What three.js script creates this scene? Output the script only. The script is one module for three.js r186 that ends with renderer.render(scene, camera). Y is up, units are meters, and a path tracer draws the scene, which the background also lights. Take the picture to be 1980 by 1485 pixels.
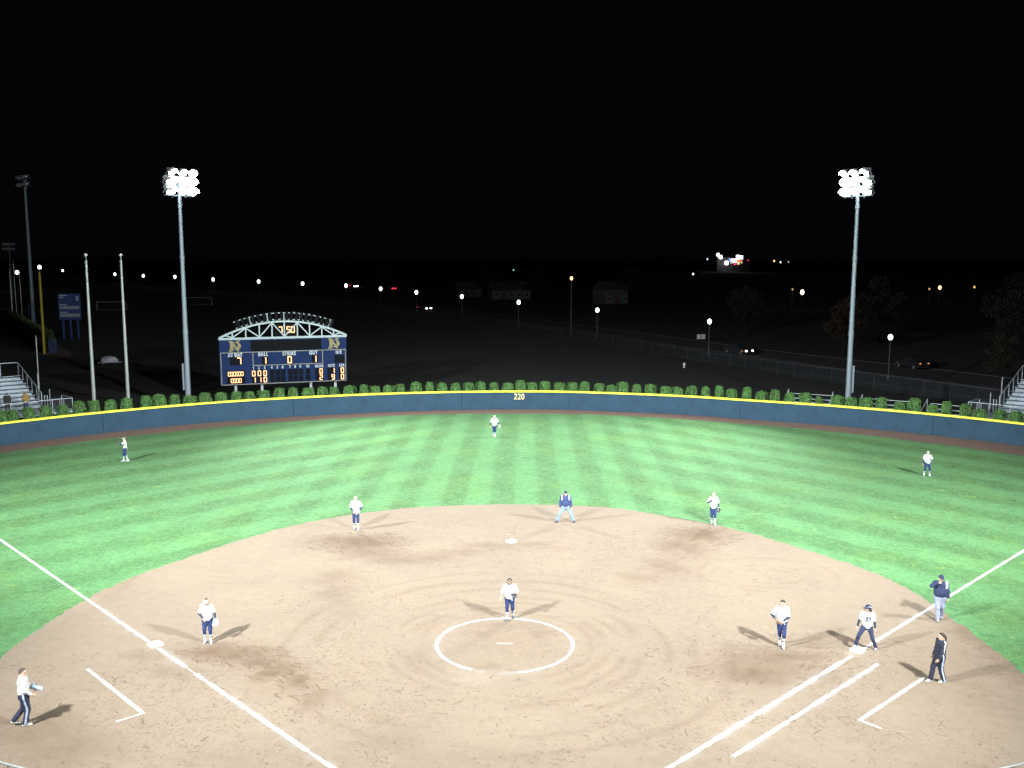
import * as THREE from 'three';
import { mergeGeometries } from 'three/addons/utils/BufferGeometryUtils.js';
import { TextGeometry } from 'three/addons/geometries/TextGeometry.js';
import { FontLoader } from 'three/addons/loaders/FontLoader.js';

// ---------------------------------------------------------------- camera, sky, moon, exposure
const scene = new THREE.Scene();
const camera = new THREE.PerspectiveCamera(44.04, 4 / 3, 0.1, 6000);
camera.position.set(0.795, 14.165, 20.101);
camera.rotation.order = 'YXZ';
camera.rotation.set(-0.13393, 0.01639, 0.00174);
const renderer = new THREE.WebGLRenderer({ antialias: true });
renderer.toneMapping = THREE.LinearToneMapping;
renderer.toneMappingExposure = 1.0;
renderer.shadowMap.enabled = true;

// a clouded, moonless night sky: nearly black, a trace of town glow low down
{
  const w = 64, h = 32, d = new Float32Array(w * h * 4);
  for (let j = 0; j < h; j++) for (let i = 0; i < w; i++) {
    const o = (j * w + i) * 4;
    d[o] = 0.0010; d[o + 1] = 0.0011; d[o + 2] = 0.0016; d[o + 3] = 1;
  }
  const sky = new THREE.DataTexture(d, w, h, THREE.RGBAFormat, THREE.FloatType);
  sky.mapping = THREE.EquirectangularReflectionMapping; sky.magFilter = THREE.LinearFilter; sky.needsUpdate = true;
  scene.background = sky; scene.environment = sky;
}
const moon = new THREE.DirectionalLight(0xcfd8ff, 0.004);
moon.name = 'moon'; moon.position.set(-60, 140, 40); moon.castShadow = true;
Object.assign(moon.shadow.camera, { left: -150, right: 150, top: 150, bottom: -150, far: 500 });
scene.add(moon);

// strength of the three pairs of light towers (candela of each tower) and their white
const LIGHT = { home: 11000, side: 11800, outfield: 7200, color: new THREE.Color().setRGB(0.95, 1.0, 0.99) };

// ---------------------------------------------------------------- helpers
function rng(seed) { let s = seed >>> 0; return () => { s = (s + 0x6d2b79f5) | 0; let t = Math.imul(s ^ (s >>> 15), 1 | s); t = (t + Math.imul(t ^ (t >>> 7), 61 | t)) ^ t; return ((t ^ (t >>> 14)) >>> 0) / 4294967296; }; }
function hash2(x, y, s) { let h = (Math.imul(x, 374761393) + Math.imul(y, 668265263) + Math.imul(s, 873357470)) | 0; h = Math.imul(h ^ (h >>> 13), 1274126177); return ((h ^ (h >>> 16)) >>> 0) * 2.3283064365386963e-10; }
function noise(x, y, s = 0) {
  const i = Math.floor(x), j = Math.floor(y); let u = x - i, v = y - j; u = u * u * (3 - 2 * u); v = v * v * (3 - 2 * v);
  const a = hash2(i, j, s), b = hash2(i + 1, j, s), c = hash2(i, j + 1, s), d = hash2(i + 1, j + 1, s);
  return a + (b - a) * u + (c - a) * v + (a - b - c + d) * u * v;
}
function fbm(x, y, s = 0, n = 4) { let r = 0, a = 0.5, t = 0; for (let k = 0; k < n; k++) { r += a * noise(x, y, s + k * 17); t += a; a *= 0.5; x *= 2.03; y *= 2.03; } return r / t; }
const V = (x, y, z) => new THREE.Vector3(x, y, z);
const smooth = (a, b, x) => { const t = Math.min(1, Math.max(0, (x - a) / (b - a))); return t * t * (3 - 2 * t); };
function mat(c, roughness = 0.8, metalness = 0, more = {}) { const m = new THREE.MeshStandardMaterial({ roughness, metalness, ...more }); m.color.setRGB(...c); return m; }
function matte(c, roughness = 0.9) { const m = new THREE.MeshPhysicalMaterial({ roughness, specularIntensity: 0.15 }); m.color.setRGB(...c); return m; }
function glow(c, k, base = [0.05, 0.05, 0.05]) { const m = mat(base, 0.6); m.emissive.setRGB(...c); m.emissiveIntensity = k; return m; }
const taken = new Map();
function numbered(n) { const k = taken.get(n) || 0; taken.set(n, k + 1); return k ? n + '_' + String(k).padStart(3, '0') : n; }
function tag(o, label, category, group, kind) { if (label) o.userData.label = label; if (category) o.userData.category = category; if (group) o.userData.group = group; if (kind) o.userData.kind = kind; return o; }
function mesh(name, geo, m, parent) { const o = new THREE.Mesh(geo, m); o.name = parent ? name : numbered(name); o.castShadow = o.receiveShadow = true; (parent || scene).add(o); return o; }
function thing(name, label, category, [x, y, z] = [0, 0, 0], turn = 0, group) { const o = new THREE.Group(); o.name = numbered(name); o.position.set(x, y, z); o.rotation.y = turn; scene.add(o); return tag(o, label, category, group); }
function copyOf(src, [x, y, z], turn, label, group) { const o = src.clone(); o.name = numbered(src.name.replace(/_\d{3}$/, '')); o.userData = { ...src.userData }; o.position.set(x, y, z); o.rotation.y = turn; if (label) o.userData.label = label; if (group) o.userData.group = group; scene.add(o); return o; }
function plain(g) { const q = g.index ? g.toNonIndexed() : g; const r = new THREE.BufferGeometry(); for (const k of ['position', 'normal', 'uv']) if (q.attributes[k]) r.setAttribute(k, q.attributes[k]); if (!r.attributes.uv) r.setAttribute('uv', new THREE.BufferAttribute(new Float32Array(r.attributes.position.count * 2), 2)); return r; }
const join = (list) => mergeGeometries(list.map(plain));
const box = (w, h, d, x = 0, y = 0, z = 0) => new THREE.BoxGeometry(w, h, d).translate(x, y, z);
function bar(a, b, r0, r1 = r0, seg = 10) { const d = b.clone().sub(a), g = new THREE.CylinderGeometry(r1, r0, d.length(), seg); g.applyQuaternion(new THREE.Quaternion().setFromUnitVectors(V(0, 1, 0), d.clone().normalize())); const c = a.clone().add(b).multiplyScalar(0.5); return g.translate(c.x, c.y, c.z); }
function beam(a, b, w, t) { const d = b.clone().sub(a), g = new THREE.BoxGeometry(w, d.length(), t); const ang = Math.atan2(-d.x, d.y); g.rotateZ(ang); const c = a.clone().add(b).multiplyScalar(0.5); return g.translate(c.x, c.y, c.z); }   // in a plane of constant z
function texture(w, h, rgba, srgb = true, repeat) { const t = new THREE.DataTexture(rgba, w, h, THREE.RGBAFormat); if (srgb) t.colorSpace = THREE.SRGBColorSpace; t.magFilter = THREE.LinearFilter; t.minFilter = THREE.LinearMipmapLinearFilter; t.generateMipmaps = true; if (repeat) { t.wrapS = t.wrapT = THREE.RepeatWrapping; } t.needsUpdate = true; return t; }
const enc = (c) => { c = Math.min(1, Math.max(0, c)); return 255 * (c <= 0.0031308 ? 12.92 * c : 1.055 * Math.pow(c, 1 / 2.4) - 0.055); };
function sheet(name, pts, y, m, rect, holes) {
  const s = new THREE.Shape(pts.map(([x, z]) => new THREE.Vector2(x, -z)));
  const g = new THREE.ShapeGeometry(s); g.rotateX(-Math.PI / 2); g.translate(0, y, 0);
  const p = g.attributes.position, uv = g.attributes.uv, r = rect || [0, 0, 1, 1];
  for (let i = 0; i < p.count; i++) uv.setXY(i, (p.getX(i) - r[0]) / r[2], (p.getZ(i) - r[1]) / r[3]);
  return tag(mesh(name, g, m), null, null, null, 'structure');
}
const spline = (pts, n) => new THREE.CatmullRomCurve3(pts.map(([x, z]) => V(x, 0, z)), false, 'catmullrom', 0.5).getSpacedPoints(n).map((p) => [p.x, p.z]);

// measured outlines of the ground (metres; home plate at the origin, centre field towards -z)
const FENCE = [[-45.5, -37.5], [-42.6, -43.6], [-38.62, -49], [-33.22, -54.36], [-26.54, -59.3], [-19.91, -62.64], [-11.95, -65.39], [-5.28, -66.74], [0.04, -67.19], [5.0, -67.0], [13.92, -64.94], [20.1, -62.3], [26.6, -59.3], [33.2, -55.2], [38.2, -50.9], [42.8, -45.2], [46.2, -39]];
const TRACK = [[-44, -35], [-41.2, -41], [-37.18, -46.41], [-32.07, -51.79], [-25.64, -56.63], [-18.02, -60.82], [-9.39, -63.75], [-0.59, -64.83], [9.15, -63.9], [17.9, -60.6], [25.35, -56.75], [31.66, -51.9], [36.44, -47.33], [41.2, -41.5], [44.6, -35.5]];
const DIRT = [[-17.7, -4], [-17.85, -9], [-17.88, -11.7], [-17.84, -13.74], [-17.5, -17.44], [-16.74, -20.0], [-15.42, -22.69], [-12.94, -26.83], [-10.35, -29.58], [-7.28, -31.54], [-3.9, -32.62], [-0.06, -33.05], [3.2, -32.9], [6.08, -32.18], [8.49, -30.73], [10.74, -29.16], [13.11, -26.61], [15.73, -22.76], [17.05, -19.99], [17.51, -17.13], [17.74, -14.29], [17.84, -12.0], [17.8, -9], [17.7, -4]];

// ---------------------------------------------------------------- ground
const Y = { track: 0.012, grass: 0.02, dirt: 0.026, chalk: 0.031 };
{
  // rough meadow all the way to the horizon
  const n = 512, d = new Uint8Array(n * n * 4);
  for (let j = 0; j < n; j++) for (let i = 0; i < n; i++) {
    const a = fbm(i / 16, j / 16, 5, 4), b = hash2(i, j, 9), o = (j * n + i) * 4, k = 0.55 + 0.6 * a + 0.3 * (b - 0.5);
    d[o] = enc(0.006 * k); d[o + 1] = enc(0.011 * k); d[o + 2] = enc(0.006 * k); d[o + 3] = 255;
  }
  const t = texture(n, n, d, true, true); t.repeat.set(220, 220);
  const g = new THREE.PlaneGeometry(6000, 6000).rotateX(-Math.PI / 2);
  tag(mesh('ground', g, new THREE.MeshStandardMaterial({ map: t, roughness: 1 })), null, null, null, 'structure');
}
{
  // warning track: fine crushed brick
  const n = 512, d = new Uint8Array(n * n * 4);
  for (let j = 0; j < n; j++) for (let i = 0; i < n; i++) {
    const k = 0.75 + 0.3 * fbm(i / 40, j / 40, 3) + 0.35 * (hash2(i, j, 2) - 0.5), o = (j * n + i) * 4;
    d[o] = enc(0.2 * k); d[o + 1] = enc(0.125 * k); d[o + 2] = enc(0.1 * k); d[o + 3] = 255;
  }
  const t = texture(n, n, d, true, true);
  const inner = spline(TRACK, 120), outer = spline(FENCE.map(([x, z]) => { const l = Math.hypot(x, z + 15), k = (l + 0.5) / l; return [x * k, (z + 15) * k - 15]; }), 120);
  sheet('warning_track', [...outer, ...inner.reverse()], Y.track, new THREE.MeshStandardMaterial({ map: t, roughness: 1 }), [0, 0, 6, 6]);
}
{
  // outfield turf: mown in bands straight away from home, crossed by bands along each foul line
  const w = 2048, h = 1536, X0 = -50, Z0 = -70, WX = 100, WZ = 78, d = new Uint8Array(w * h * 4), bump = new Uint8Array(w * h * 4);
  const band = (t, width, soft) => { const s = Math.sin((t / width) * Math.PI); return s / (Math.abs(s) + soft); };
  const turfRow = (j) => { for (let i = 0; i < w; i++) {
    const x = X0 + (i + 0.5) / w * WX, z = Z0 + (j + 0.5) / h * WZ, o = (j * w + i) * 4;
    const wob = 0.5 * (fbm(x / 7, z / 7, 21, 3) - 0.5);
    const A = band(x + wob * 0.4, 1.4, 0.25), L = band((x + z) * 0.7071 + wob * 0.5, 1.9, 0.3), R = band((x - z) * 0.7071 + wob * 0.5, 1.9, 0.3);
    const side = Math.max(-1, Math.min(1, x / 20)), foul = smooth(-1.5, 1.5, Math.abs(x) + z);
    const wA = 1 - 0.85 * smooth(6, 22, Math.abs(x));
    let st = 0.75 * wA * A + 0.8 * (side < 0 ? L * smooth(0.08, 0.7, -side) : R * smooth(0.08, 0.7, side)) + 0.16 * (L + R) * (1 - Math.abs(side));
    st *= 0.6 + 0.7 * fbm(x / 3, z / 3, 41, 3);
    const coarse = fbm(x / 5, z / 5, 61, 4), mid = fbm(x * 1.6, z * 1.6, 71, 3), fine = hash2(i, j, 81);
    let k = 1 + 0.2 * st * (1 - 0.4 * foul) + 0.1 * (coarse - 0.5) + 0.2 * (mid - 0.5) + 0.5 * (fine - 0.5) + 0.3 * (noise(x * 6, z * 6, 72) - 0.5);
    const warm = smooth(0.45, 0.8, fbm(x / 2.2, z / 2.2, 91, 4)) * 0.4;              // yellower clumps
    const fleck = noise(x * 3.1, z * 3.1, 33) > 0.94 && noise(x / 4, z / 4, 34) > 0.55 ? 1 : 0;   // dry flecks
    const cool = 0.10 * st;
    d[o] = enc((0.085 + 0.016 * warm + 0.07 * fleck) * k); d[o + 1] = enc((0.213 + 0.07 * fleck) * k); d[o + 2] = enc((0.078 - 0.025 * warm + 0.05 * cool) * k); d[o + 3] = 255;
    const bb = 128 + 90 * (fine - 0.5) + 60 * (mid - 0.5); bump[o] = bump[o + 1] = bump[o + 2] = bb; bump[o + 3] = 255;
  } };
  for (let j = 0; j < h; j++) turfRow(j);
  const m = new THREE.MeshStandardMaterial({ map: texture(w, h, d), bumpMap: texture(w, h, bump, false), bumpScale: 0.03, roughness: 0.95 });
  sheet('outfield_grass', [...spline(TRACK, 700).map(([x, z]) => [x, z + 0.25 * (noise(x * 1.3, z * 1.3, 203) - 0.5) + 0.15 * (noise(x * 5, z * 5, 204) - 0.5)]), [47, 8], [-47, 8]], Y.grass, m, [X0, Z0, WX, WZ]);
}
{
  // infield: dragged and trodden skin of fine brick dust; damp patches, drag rings, cleat scuffs
  const n = 2048, X0 = -20, Z0 = -34, S = 42, px = n / S, damp = new Float32Array(n * n), ht = new Float32Array(n * n), chalkdust = new Float32Array(n * n), rand = rng(77);
  const patches = [[-7.66, -25.6, 2.1, 1.5, 0.9], [-6.59, -23.9, 1.6, 1.0, 0.55], [-5.22, -22.9, 1.6, 0.7, 0.5], [-3.82, -23.3, 1.6, 0.6, 0.45], [-2.41, -24.1, 1.5, 0.55, 0.4], [-0.97, -25.2, 1.4, 0.5, 0.5], [1.09, -25.4, 1.2, 0.45, 0.45], [2.09, -24.7, 1.1, 0.4, 0.3],
    [-7.62, -20.2, 0.9, 1.2, 0.35], [-7.23, -18.3, 0.8, 1.1, 0.35], [-6.4, -16.5, 0.7, 1, 0.2], [9.58, -27.3, 1.7, 1.5, 0.85], [8.46, -25.2, 1.3, 1.5, 0.7], [7.03, -22.3, 1.1, 1.4, 0.5], [5.88, -20.6, 1.0, 0.9, 0.4],
    [-10.6, -12.3, 1.3, 0.7, 0.75], [-9.6, -12.2, 1.3, 0.7, 0.8], [-8.7, -11.7, 1.0, 0.8, 0.8], [-7.8, -10.8, 0.8, 0.8, 0.8], [-6.9, -9.8, 0.7, 0.75, 0.75], [-6.1, -8.7, 0.6, 0.7, 0.5], [-11.04, -10.7, 0.9, 0.5, 0.35], [-12.9, -12.0, 0.7, 0.4, 0.4],
    [8.84, -11.1, 1.9, 1.1, 0.7], [9.7, -12.3, 1.9, 0.8, 0.65], [11.2, -13.7, 1.4, 0.5, 0.45], [12.3, -13.8, 1.2, 0.4, 0.4], [7.9, -11.0, 0.9, 0.6, 0.4], [0.1, -14.9, 1.6, 0.5, 0.4], [-0.9, -14.2, 0.9, 0.6, 0.3], [1.4, -14.2, 0.9, 0.6, 0.3], [0, -13.2, 2.3, 2.2, 0.16], [-0.33, -11.2, 0.75, 0.5, 0.3],
    [-14.1, -6.6, 2.2, 1.4, 0.45], [-12.7, -5.6, 2.0, 1.2, 0.4], [-3.1, -6.1, 1.4, 1.0, 0.25], [-1, -5.2, 2, 0.8, 0.2], [17.9, -14.2, 0.8, 2.5, 0.6], [17.6, -11.4, 0.9, 2.0, 0.5], [-16.9, -19.5, 0.6, 2.4, 0.3], [15.8, -10, 2, 3, 0.22]];
  const dampPatch = ([cx, cz, rx, rz, k]) => {
    const i0 = Math.max(0, Math.floor((cx - 2.2 * rx - 0.6 - X0) * px)), i1 = Math.min(n - 1, Math.ceil((cx + 2.2 * rx + 0.6 - X0) * px)), j0 = Math.max(0, Math.floor((cz - 2.2 * rz - 0.6 - Z0) * px)), j1 = Math.min(n - 1, Math.ceil((cz + 2.2 * rz + 0.6 - Z0) * px));
    for (let j = j0; j <= j1; j++) for (let i = i0; i <= i1; i++) { const x = X0 + (i + 0.5) / px, z = Z0 + (j + 0.5) / px, ax = (x + 1.1 * (fbm(x * 1.1, z * 1.1, 11, 4) - 0.5) - cx) / rx, az = (z + 1.1 * (fbm(x * 1.1 + 40, z * 1.1, 11, 4) - 0.5) - cz) / rz, q = ax * ax + az * az; if (q < 5) damp[j * n + i] = Math.max(damp[j * n + i], k * Math.exp(-q * 1.1)); }
  };
  for (const p of patches) dampPatch(p);
  const rings = [[3.15, 0.16], [3.75, 0.2], [4.4, 0.14], [5.0, 0.2], [5.9, 0.16], [6.9, 0.22], [8.1, 0.18]];
  const dirtRow = (j) => { for (let i = 0; i < n; i++) {
    const x = X0 + (i + 0.5) / px, z = Z0 + (j + 0.5) / px, o = j * n + i; let v = damp[o] * (0.62 + 1.0 * fbm(x * 2.2, z * 2.2, 31, 4));
    // drag rings round the pitcher's circle and loops on the first-base side
    const r = Math.sqrt(x * x + (z + 13.2) * (z + 13.2) * 1.04);
    if (r < 9) { const an = Math.atan2(z + 13.2, x), gate = smooth(0.3, 0.62, noise(an * 2.3 + 8, r * 0.8, 51)); for (let q = 0; q < 7; q++) { const e = (r + 0.25 * (noise(an * 1.5, rings[q][0], 7) - 0.5) - rings[q][0]) / rings[q][1]; v += 0.27 * gate * Math.exp(-e * e); } }
    const u2 = (x - 11.6) / 1.35, r2 = Math.sqrt(u2 * u2 + (z + 21.2) * (z + 21.2)); if (r2 < 3) for (let rr = 0.7; rr < 2.4; rr += 0.53) { const e = (r2 - rr) / 0.11; v += 0.22 * smooth(0.35, 0.7, noise(Math.atan2(z + 21.2, x - 11.6) * 2, rr * 3, 5)) * Math.exp(-e * e); }
    const streak = fbm((x * 0.94 + z * 0.34) * 0.5, (z * 0.94 - x * 0.34) * 3.2, 95, 4); v += 0.26 * Math.max(0, streak - 0.5);
    damp[o] = v; ht[o] = 0.5 * (fbm(x * 3, z * 3, 13, 3) - 0.5) + 0.3 * (hash2(i, j, 14) - 0.5);
  } };
  for (let j = 0; j < n; j++) dirtRow(j);
  const stamp = (x, z, len, ang, wd, dk, up) => {
    const bend = (rand() - 0.5) * 2.4 / Math.max(0.15, len);
    for (let s = 0; s < len; s += 0.012) {
      ang += bend * 0.012 * 0.5; x += Math.cos(ang) * 0.012; z += Math.sin(ang) * 0.012;
      const ci = (x - X0) * px, cj = (z - Z0) * px, rr = wd * px;
      for (let b = Math.floor(cj - rr); b <= cj + rr; b++) for (let a = Math.floor(ci - rr); a <= ci + rr; a++) {
        if (a < 0 || b < 0 || a >= n || b >= n) continue; const q = Math.hypot(a - ci, b - cj) / rr; if (q > 1) continue;
        const o = b * n + a, f = 1 - q * q; damp[o] = Math.max(damp[o], Math.min(1, damp[o] * 0.5 + dk * f)); ht[o] = Math.min(ht[o], -up * f);
      }
    }
  };
  // torn, streaky edges of the damp patches
  for (const [cx, cz, rx, rz, k] of patches) if (k > 0.3) for (let q = 0; q < 170 * k * Math.min(2, rx * rz); q++) { const a = rand() * 6.283, r = 0.2 + 1.15 * rand(); stamp(cx + Math.cos(a) * r * rx, cz + Math.sin(a) * r * rz, 0.12 + 0.5 * rand() * rand(), (rand() - 0.5) * 1.3 + (cx < 0 ? 0.5 : -0.5), 0.02 + 0.05 * rand(), k * (0.25 + 0.5 * rand()), 0.4); }
  // cleat scuffs: thick where people stand and run
  const busy = [[0, -6, 9, 3.5, 2600], [-8, -8.5, 5, 3, 1500], [8.5, -9, 5, 3, 1300], [-8, -12, 4, 2, 900], [9.5, -12.5, 4, 2, 900], [-6, -20, 4, 5, 1300], [7, -22, 4.5, 5, 1300], [0, -25.5, 6, 2.5, 1000], [0, -18, 10, 6, 1500], [0, -13, 3, 3, 500], [-14, -8, 4, 4, 900], [14, -9, 4, 4, 1000], [0, -28, 11, 3, 700]];
  for (const [cx, cz, rx, rz, count] of busy) for (let k = 0; k < count * 1.7; k++) {
    const a = rand() * 6.283, r = Math.sqrt(rand()) * (1 + 0.5 * rand()), x = cx + Math.cos(a) * r * rx, z = cz + Math.sin(a) * r * rz;
    const crowd = fbm(x * 0.9, z * 0.9, 131, 4); if (crowd < 0.33 + 0.24 * rand()) continue;
    const big = rand() < 0.05; stamp(x, z, big ? 0.14 + 0.3 * rand() : 0.03 + 0.12 * rand() * rand(), rand() * 6.283, 0.015 + 0.036 * rand() * rand() * (big ? 1.2 : 1), 0.22 + 0.6 * rand() * rand(), 0.5 + 0.5 * rand());
  }
  const d = new Uint8Array(n * n * 4), b = new Uint8Array(n * n * 4);
  const dry = [0.268, 0.209, 0.155], wet = [0.142, 0.088, 0.055];
  const paintRow = (j) => { for (let i = 0; i < n; i++) {
    const o = j * n + i, x = X0 + i / px, z = Z0 + j / px, v = Math.min(1, damp[o]), k = 0.93 + 0.16 * (fbm(x / 2.5, z / 2.5, 111, 4) - 0.5) + 0.2 * (hash2(i, j, 112) - 0.5) + 0.12 * (fbm(x * 5, z * 5, 113, 2) - 0.5), pale = smooth(1.6, 0.2, Math.hypot((x + 1.1) / 1.1, (z + 10.4) / 0.6)) * 0.03;
    // chalk trodden and blown from the lines
    const gap = Math.abs((-z - Math.abs(x)) * 0.7071), lane = Math.abs((-z - x + 1.32) * 0.7071), rad = Math.abs(Math.sqrt(x * x + (z + 13.24) * (z + 13.24)) - 2.48);
    let near = Math.min(gap, rad + 0.08); if (x > 6.6 && x < 13.2) near = Math.min(near, lane + 0.03);
    const dust = near < 0.6 ? Math.exp(-near * near / 0.035) * smooth(0.38, 0.75, fbm(x * 2.6, z * 2.6, 141, 4)) * (0.45 + 0.6 * hash2(i, j, 142)) : 0;
    for (let c = 0; c < 3; c++) { const base = dry[c] + (wet[c] - dry[c]) * v * 0.9 + pale; d[o * 4 + c] = enc((base + (0.42 - base) * dust * 0.5) * k); }
    d[o * 4 + 3] = 255; const hh = 150 + 80 * ht[o]; b[o * 4] = b[o * 4 + 1] = b[o * 4 + 2] = Math.max(0, Math.min(255, hh)); b[o * 4 + 3] = 255;
  } };
  for (let j = 0; j < n; j++) paintRow(j);
  const m = new THREE.MeshStandardMaterial({ map: texture(n, n, d), bumpMap: texture(n, n, b, false), bumpScale: 0.03, roughness: 1 });
  sheet('infield_dirt', [...spline(DIRT, 700).map(([x, z]) => { const l = Math.hypot(x, z + 13), k = 1 + (0.16 * (noise(x * 2.1, z * 2.1, 201) - 0.5) + 0.14 * (noise(x * 7, z * 7, 202) - 0.5)) / l; return [x * k, (z + 13) * k - 13]; }), [17.6, 7.5], [-17.6, 7.5]], Y.dirt, m, [X0, Z0, S, S]);
}

// ---------------------------------------------------------------- chalk
const chalkMat = mat([0.62, 0.62, 0.6], 0.95);
const rc = rng(5);
function ribbon(list, width, y = Y.chalk, breaks = []) {       // chalk laid along a polyline: ragged edges, thin and scuffed here and there
  const c = new THREE.CatmullRomCurve3(list.map(([x, z]) => V(x, 0, z)), false, 'catmullrom', list.length > 2 ? 0.5 : 0), len = c.getLength(), n = Math.max(4, Math.round(len / 0.09)), pos = [], idx = [];
  for (let i = 0; i <= n; i++) {
    const t = i / n, p = c.getPointAt(t), q = c.getTangentAt(t), s = len * t;
    let w = width * (0.9 + 0.28 * (noise(s * 2.2, width, 3) - 0.5) + 0.22 * (rc() - 0.5)); for (const [a, b, f] of breaks) if (s > a && s < b) w *= f * (0.3 + rc());
    for (const k of [-0.5, 0.5]) { const e = w * k + 0.018 * (rc() - 0.5); pos.push(p.x - q.z * e, y, p.z + q.x * e); }
    pos.push(p.x, y + 0.008, p.z);
  }
  for (let i = 0; i < n; i++) { const a = i * 3, b = a + 3; idx.push(a, a + 2, b, b, a + 2, b + 2, a + 2, a + 1, b + 2, b + 2, a + 1, b + 1); }
  const g = new THREE.BufferGeometry(); g.setAttribute('position', new THREE.Float32BufferAttribute(pos, 3)); g.setIndex(idx); g.computeVertexNormals();
  const nn = g.attributes.normal; if (nn.getY(0) < 0) { g.setIndex(idx.map((_, i) => idx[i - (i % 3) + [0, 2, 1][i % 3]])); g.computeVertexNormals(); }
  return g;
}
tag(mesh('foul_line', ribbon([[-1.6, -1.6], [-12.55, -12.55]], 0.16, Y.chalk, [[5.2, 5.5, 0.6], [11.6, 12.0, 0.7], [12.6, 13.3, 0.35], [14.2, 14.7, 0.5]]), chalkMat), 'white chalk foul line running from home towards third base', 'chalk line', 'chalk foul lines');
tag(mesh('foul_line', ribbon([[-13.2, -13.2], [-41.2, -41.2]], 0.13), chalkMat), 'white foul line past third base into the left field grass', 'chalk line', 'chalk foul lines');
tag(mesh('foul_line', ribbon([[1.6, -1.6], [12.45, -12.45]], 0.165, Y.chalk, [[4.1, 4.4, 0.7], [8.8, 9.1, 0.6], [12.8, 13.3, 0.6]]), chalkMat), 'white chalk foul line running from home towards first base', 'chalk line', 'chalk foul lines');
tag(mesh('foul_line', ribbon([[13.1, -13.1], [41.6, -41.6]], 0.14), chalkMat), 'white foul line past first base into the right field grass', 'chalk line', 'chalk foul lines');
tag(mesh('runner_lane_line', ribbon([[13.1, -11.75], [6.7, -5.42]], 0.16, Y.chalk, [[1.6, 1.8, 0.5], [3.2, 3.5, 0.6], [5.9, 6.1, 0.7]]), chalkMat), 'short chalk line parallel to the first base foul line', 'chalk line');
tag(mesh('coach_box_line', join([ribbon([[-14.35, -10.8], [-11.1, -7.62]], 0.13), ribbon([[-11.18, -7.6], [-11.75, -7.1]], 0.1, Y.chalk + 0.0015)]), chalkMat), 'chalk corner of the coaching box on the third base side', 'chalk line', 'coaching boxes');
tag(mesh('coach_box_line', join([ribbon([[14.3, -10.72], [11.03, -7.62]], 0.14), ribbon([[11.1, -7.6], [11.55, -7.12]], 0.1, Y.chalk + 0.0015)]), chalkMat), 'chalk corner of the coaching box on the first base side', 'chalk line', 'coaching boxes');
{
  const ring = []; for (let a = -0.5 * Math.PI + 0.2; a <= 1.5 * Math.PI - 0.36; a += 0.12) ring.push([2.5 * Math.cos(a), -13.24 - 2.46 * Math.sin(a)]);
  tag(mesh('pitching_circle', ribbon(ring, 0.12), chalkMat), 'white chalk circle round the pitching rubber, broken towards home', 'chalk circle');
}

// ---------------------------------------------------------------- bases
{
  const shape = (w, h, bev) => { const s = new THREE.Shape(), r = w / 2 - bev; s.moveTo(-r, -r); s.lineTo(r, -r); s.lineTo(r, r); s.lineTo(-r, r); s.closePath(); return new THREE.ExtrudeGeometry(s, { depth: h - bev, bevelEnabled: true, bevelSize: bev, bevelThickness: bev, bevelSegments: 2 }).rotateX(-Math.PI / 2); };
  const m = mat([0.82, 0.82, 0.8], 0.55), plate = mat([0.5, 0.42, 0.33], 0.8);
  for (const [x, z, r, w, label] of [[0.02, -25.82, Math.PI / 4, 0.4, 'white second base bag in front of the umpire with spread legs'], [-12.78, -12.86, Math.PI / 4, 0.42, 'white third base bag on the left foul line'], [12.78, -12.88, Math.PI / 4, 0.42, 'white first base bag under the foot of the helmeted runner']]) {
    const b = thing('base', label, 'base', [x, Y.dirt, z], r, 'bases'); mesh('bag', shape(w, 0.075, 0.02).translate(0, 0.012, 0), m, b); mesh('anchor_plate', box(w + 0.05, 0.012, w + 0.05, 0, 0.006, 0), plate, b);
  }
  const o = thing('pitching_rubber', 'worn pale pitching rubber in the middle of the chalk circle', 'pitching rubber', [0.0, Y.dirt, -13.26], 0);
  mesh('slab', box(0.61, 0.012, 0.09, 0, 0.006, 0), mat([0.42, 0.36, 0.28], 0.9), o);
}

// ---------------------------------------------------------------- outfield wall
const fenceCurve = new THREE.CatmullRomCurve3(FENCE.map(([x, z]) => V(x, 0, z)), false, 'catmullrom', 0.5);
const fencePts = fenceCurve.getSpacedPoints(9600);
function sweep(samples, profile, wobble = 0) {      // profile: [outward, up] points, closed, swept along samples with caps
  const m = profile.length, pos = [], idx = [], uv = []; let run = 0;
  samples.forEach((p, i) => {
    const a = samples[Math.max(0, i - 1)], b = samples[Math.min(samples.length - 1, i + 1)], t = b.clone().sub(a).normalize(), nx = -t.z * -1, nz = -t.x;   // outward
    if (i) run += p.distanceTo(a);
    for (const [o, y] of profile) { const e = o + wobble * (noise(run * 0.9, y * 1.4, 4) - 0.5) + wobble * 0.5 * (noise(run * 3.1, y * 0.7, 6) - 0.5); pos.push(p.x + nx * e, y, p.z + nz * e); uv.push(run / 2, y / 2); }
  });
  const n = samples.length;
  for (let i = 0; i < n - 1; i++) for (let k = 0; k < m; k++) { const a = i * m + k, b = i * m + (k + 1) % m, c = a + m, d = b + m; idx.push(a, b, c, b, d, c); }
  for (let k = 1; k < m - 1; k++) { idx.push(0, k + 1, k); const s = (n - 1) * m; idx.push(s, s + k, s + k + 1); }
  const g = new THREE.BufferGeometry(); g.setAttribute('position', new THREE.Float32BufferAttribute(pos, 3)); g.setAttribute('uv', new THREE.Float32BufferAttribute(uv, 2)); g.setIndex(idx); const q = g.toNonIndexed(); q.computeVertexNormals(); return q;
}
const font = await new FontLoader().loadAsync('fonts/droid/droid_sans_bold.typeface.json');
const serif = await new FontLoader().loadAsync('fonts/droid/droid_serif_bold.typeface.json');
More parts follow.
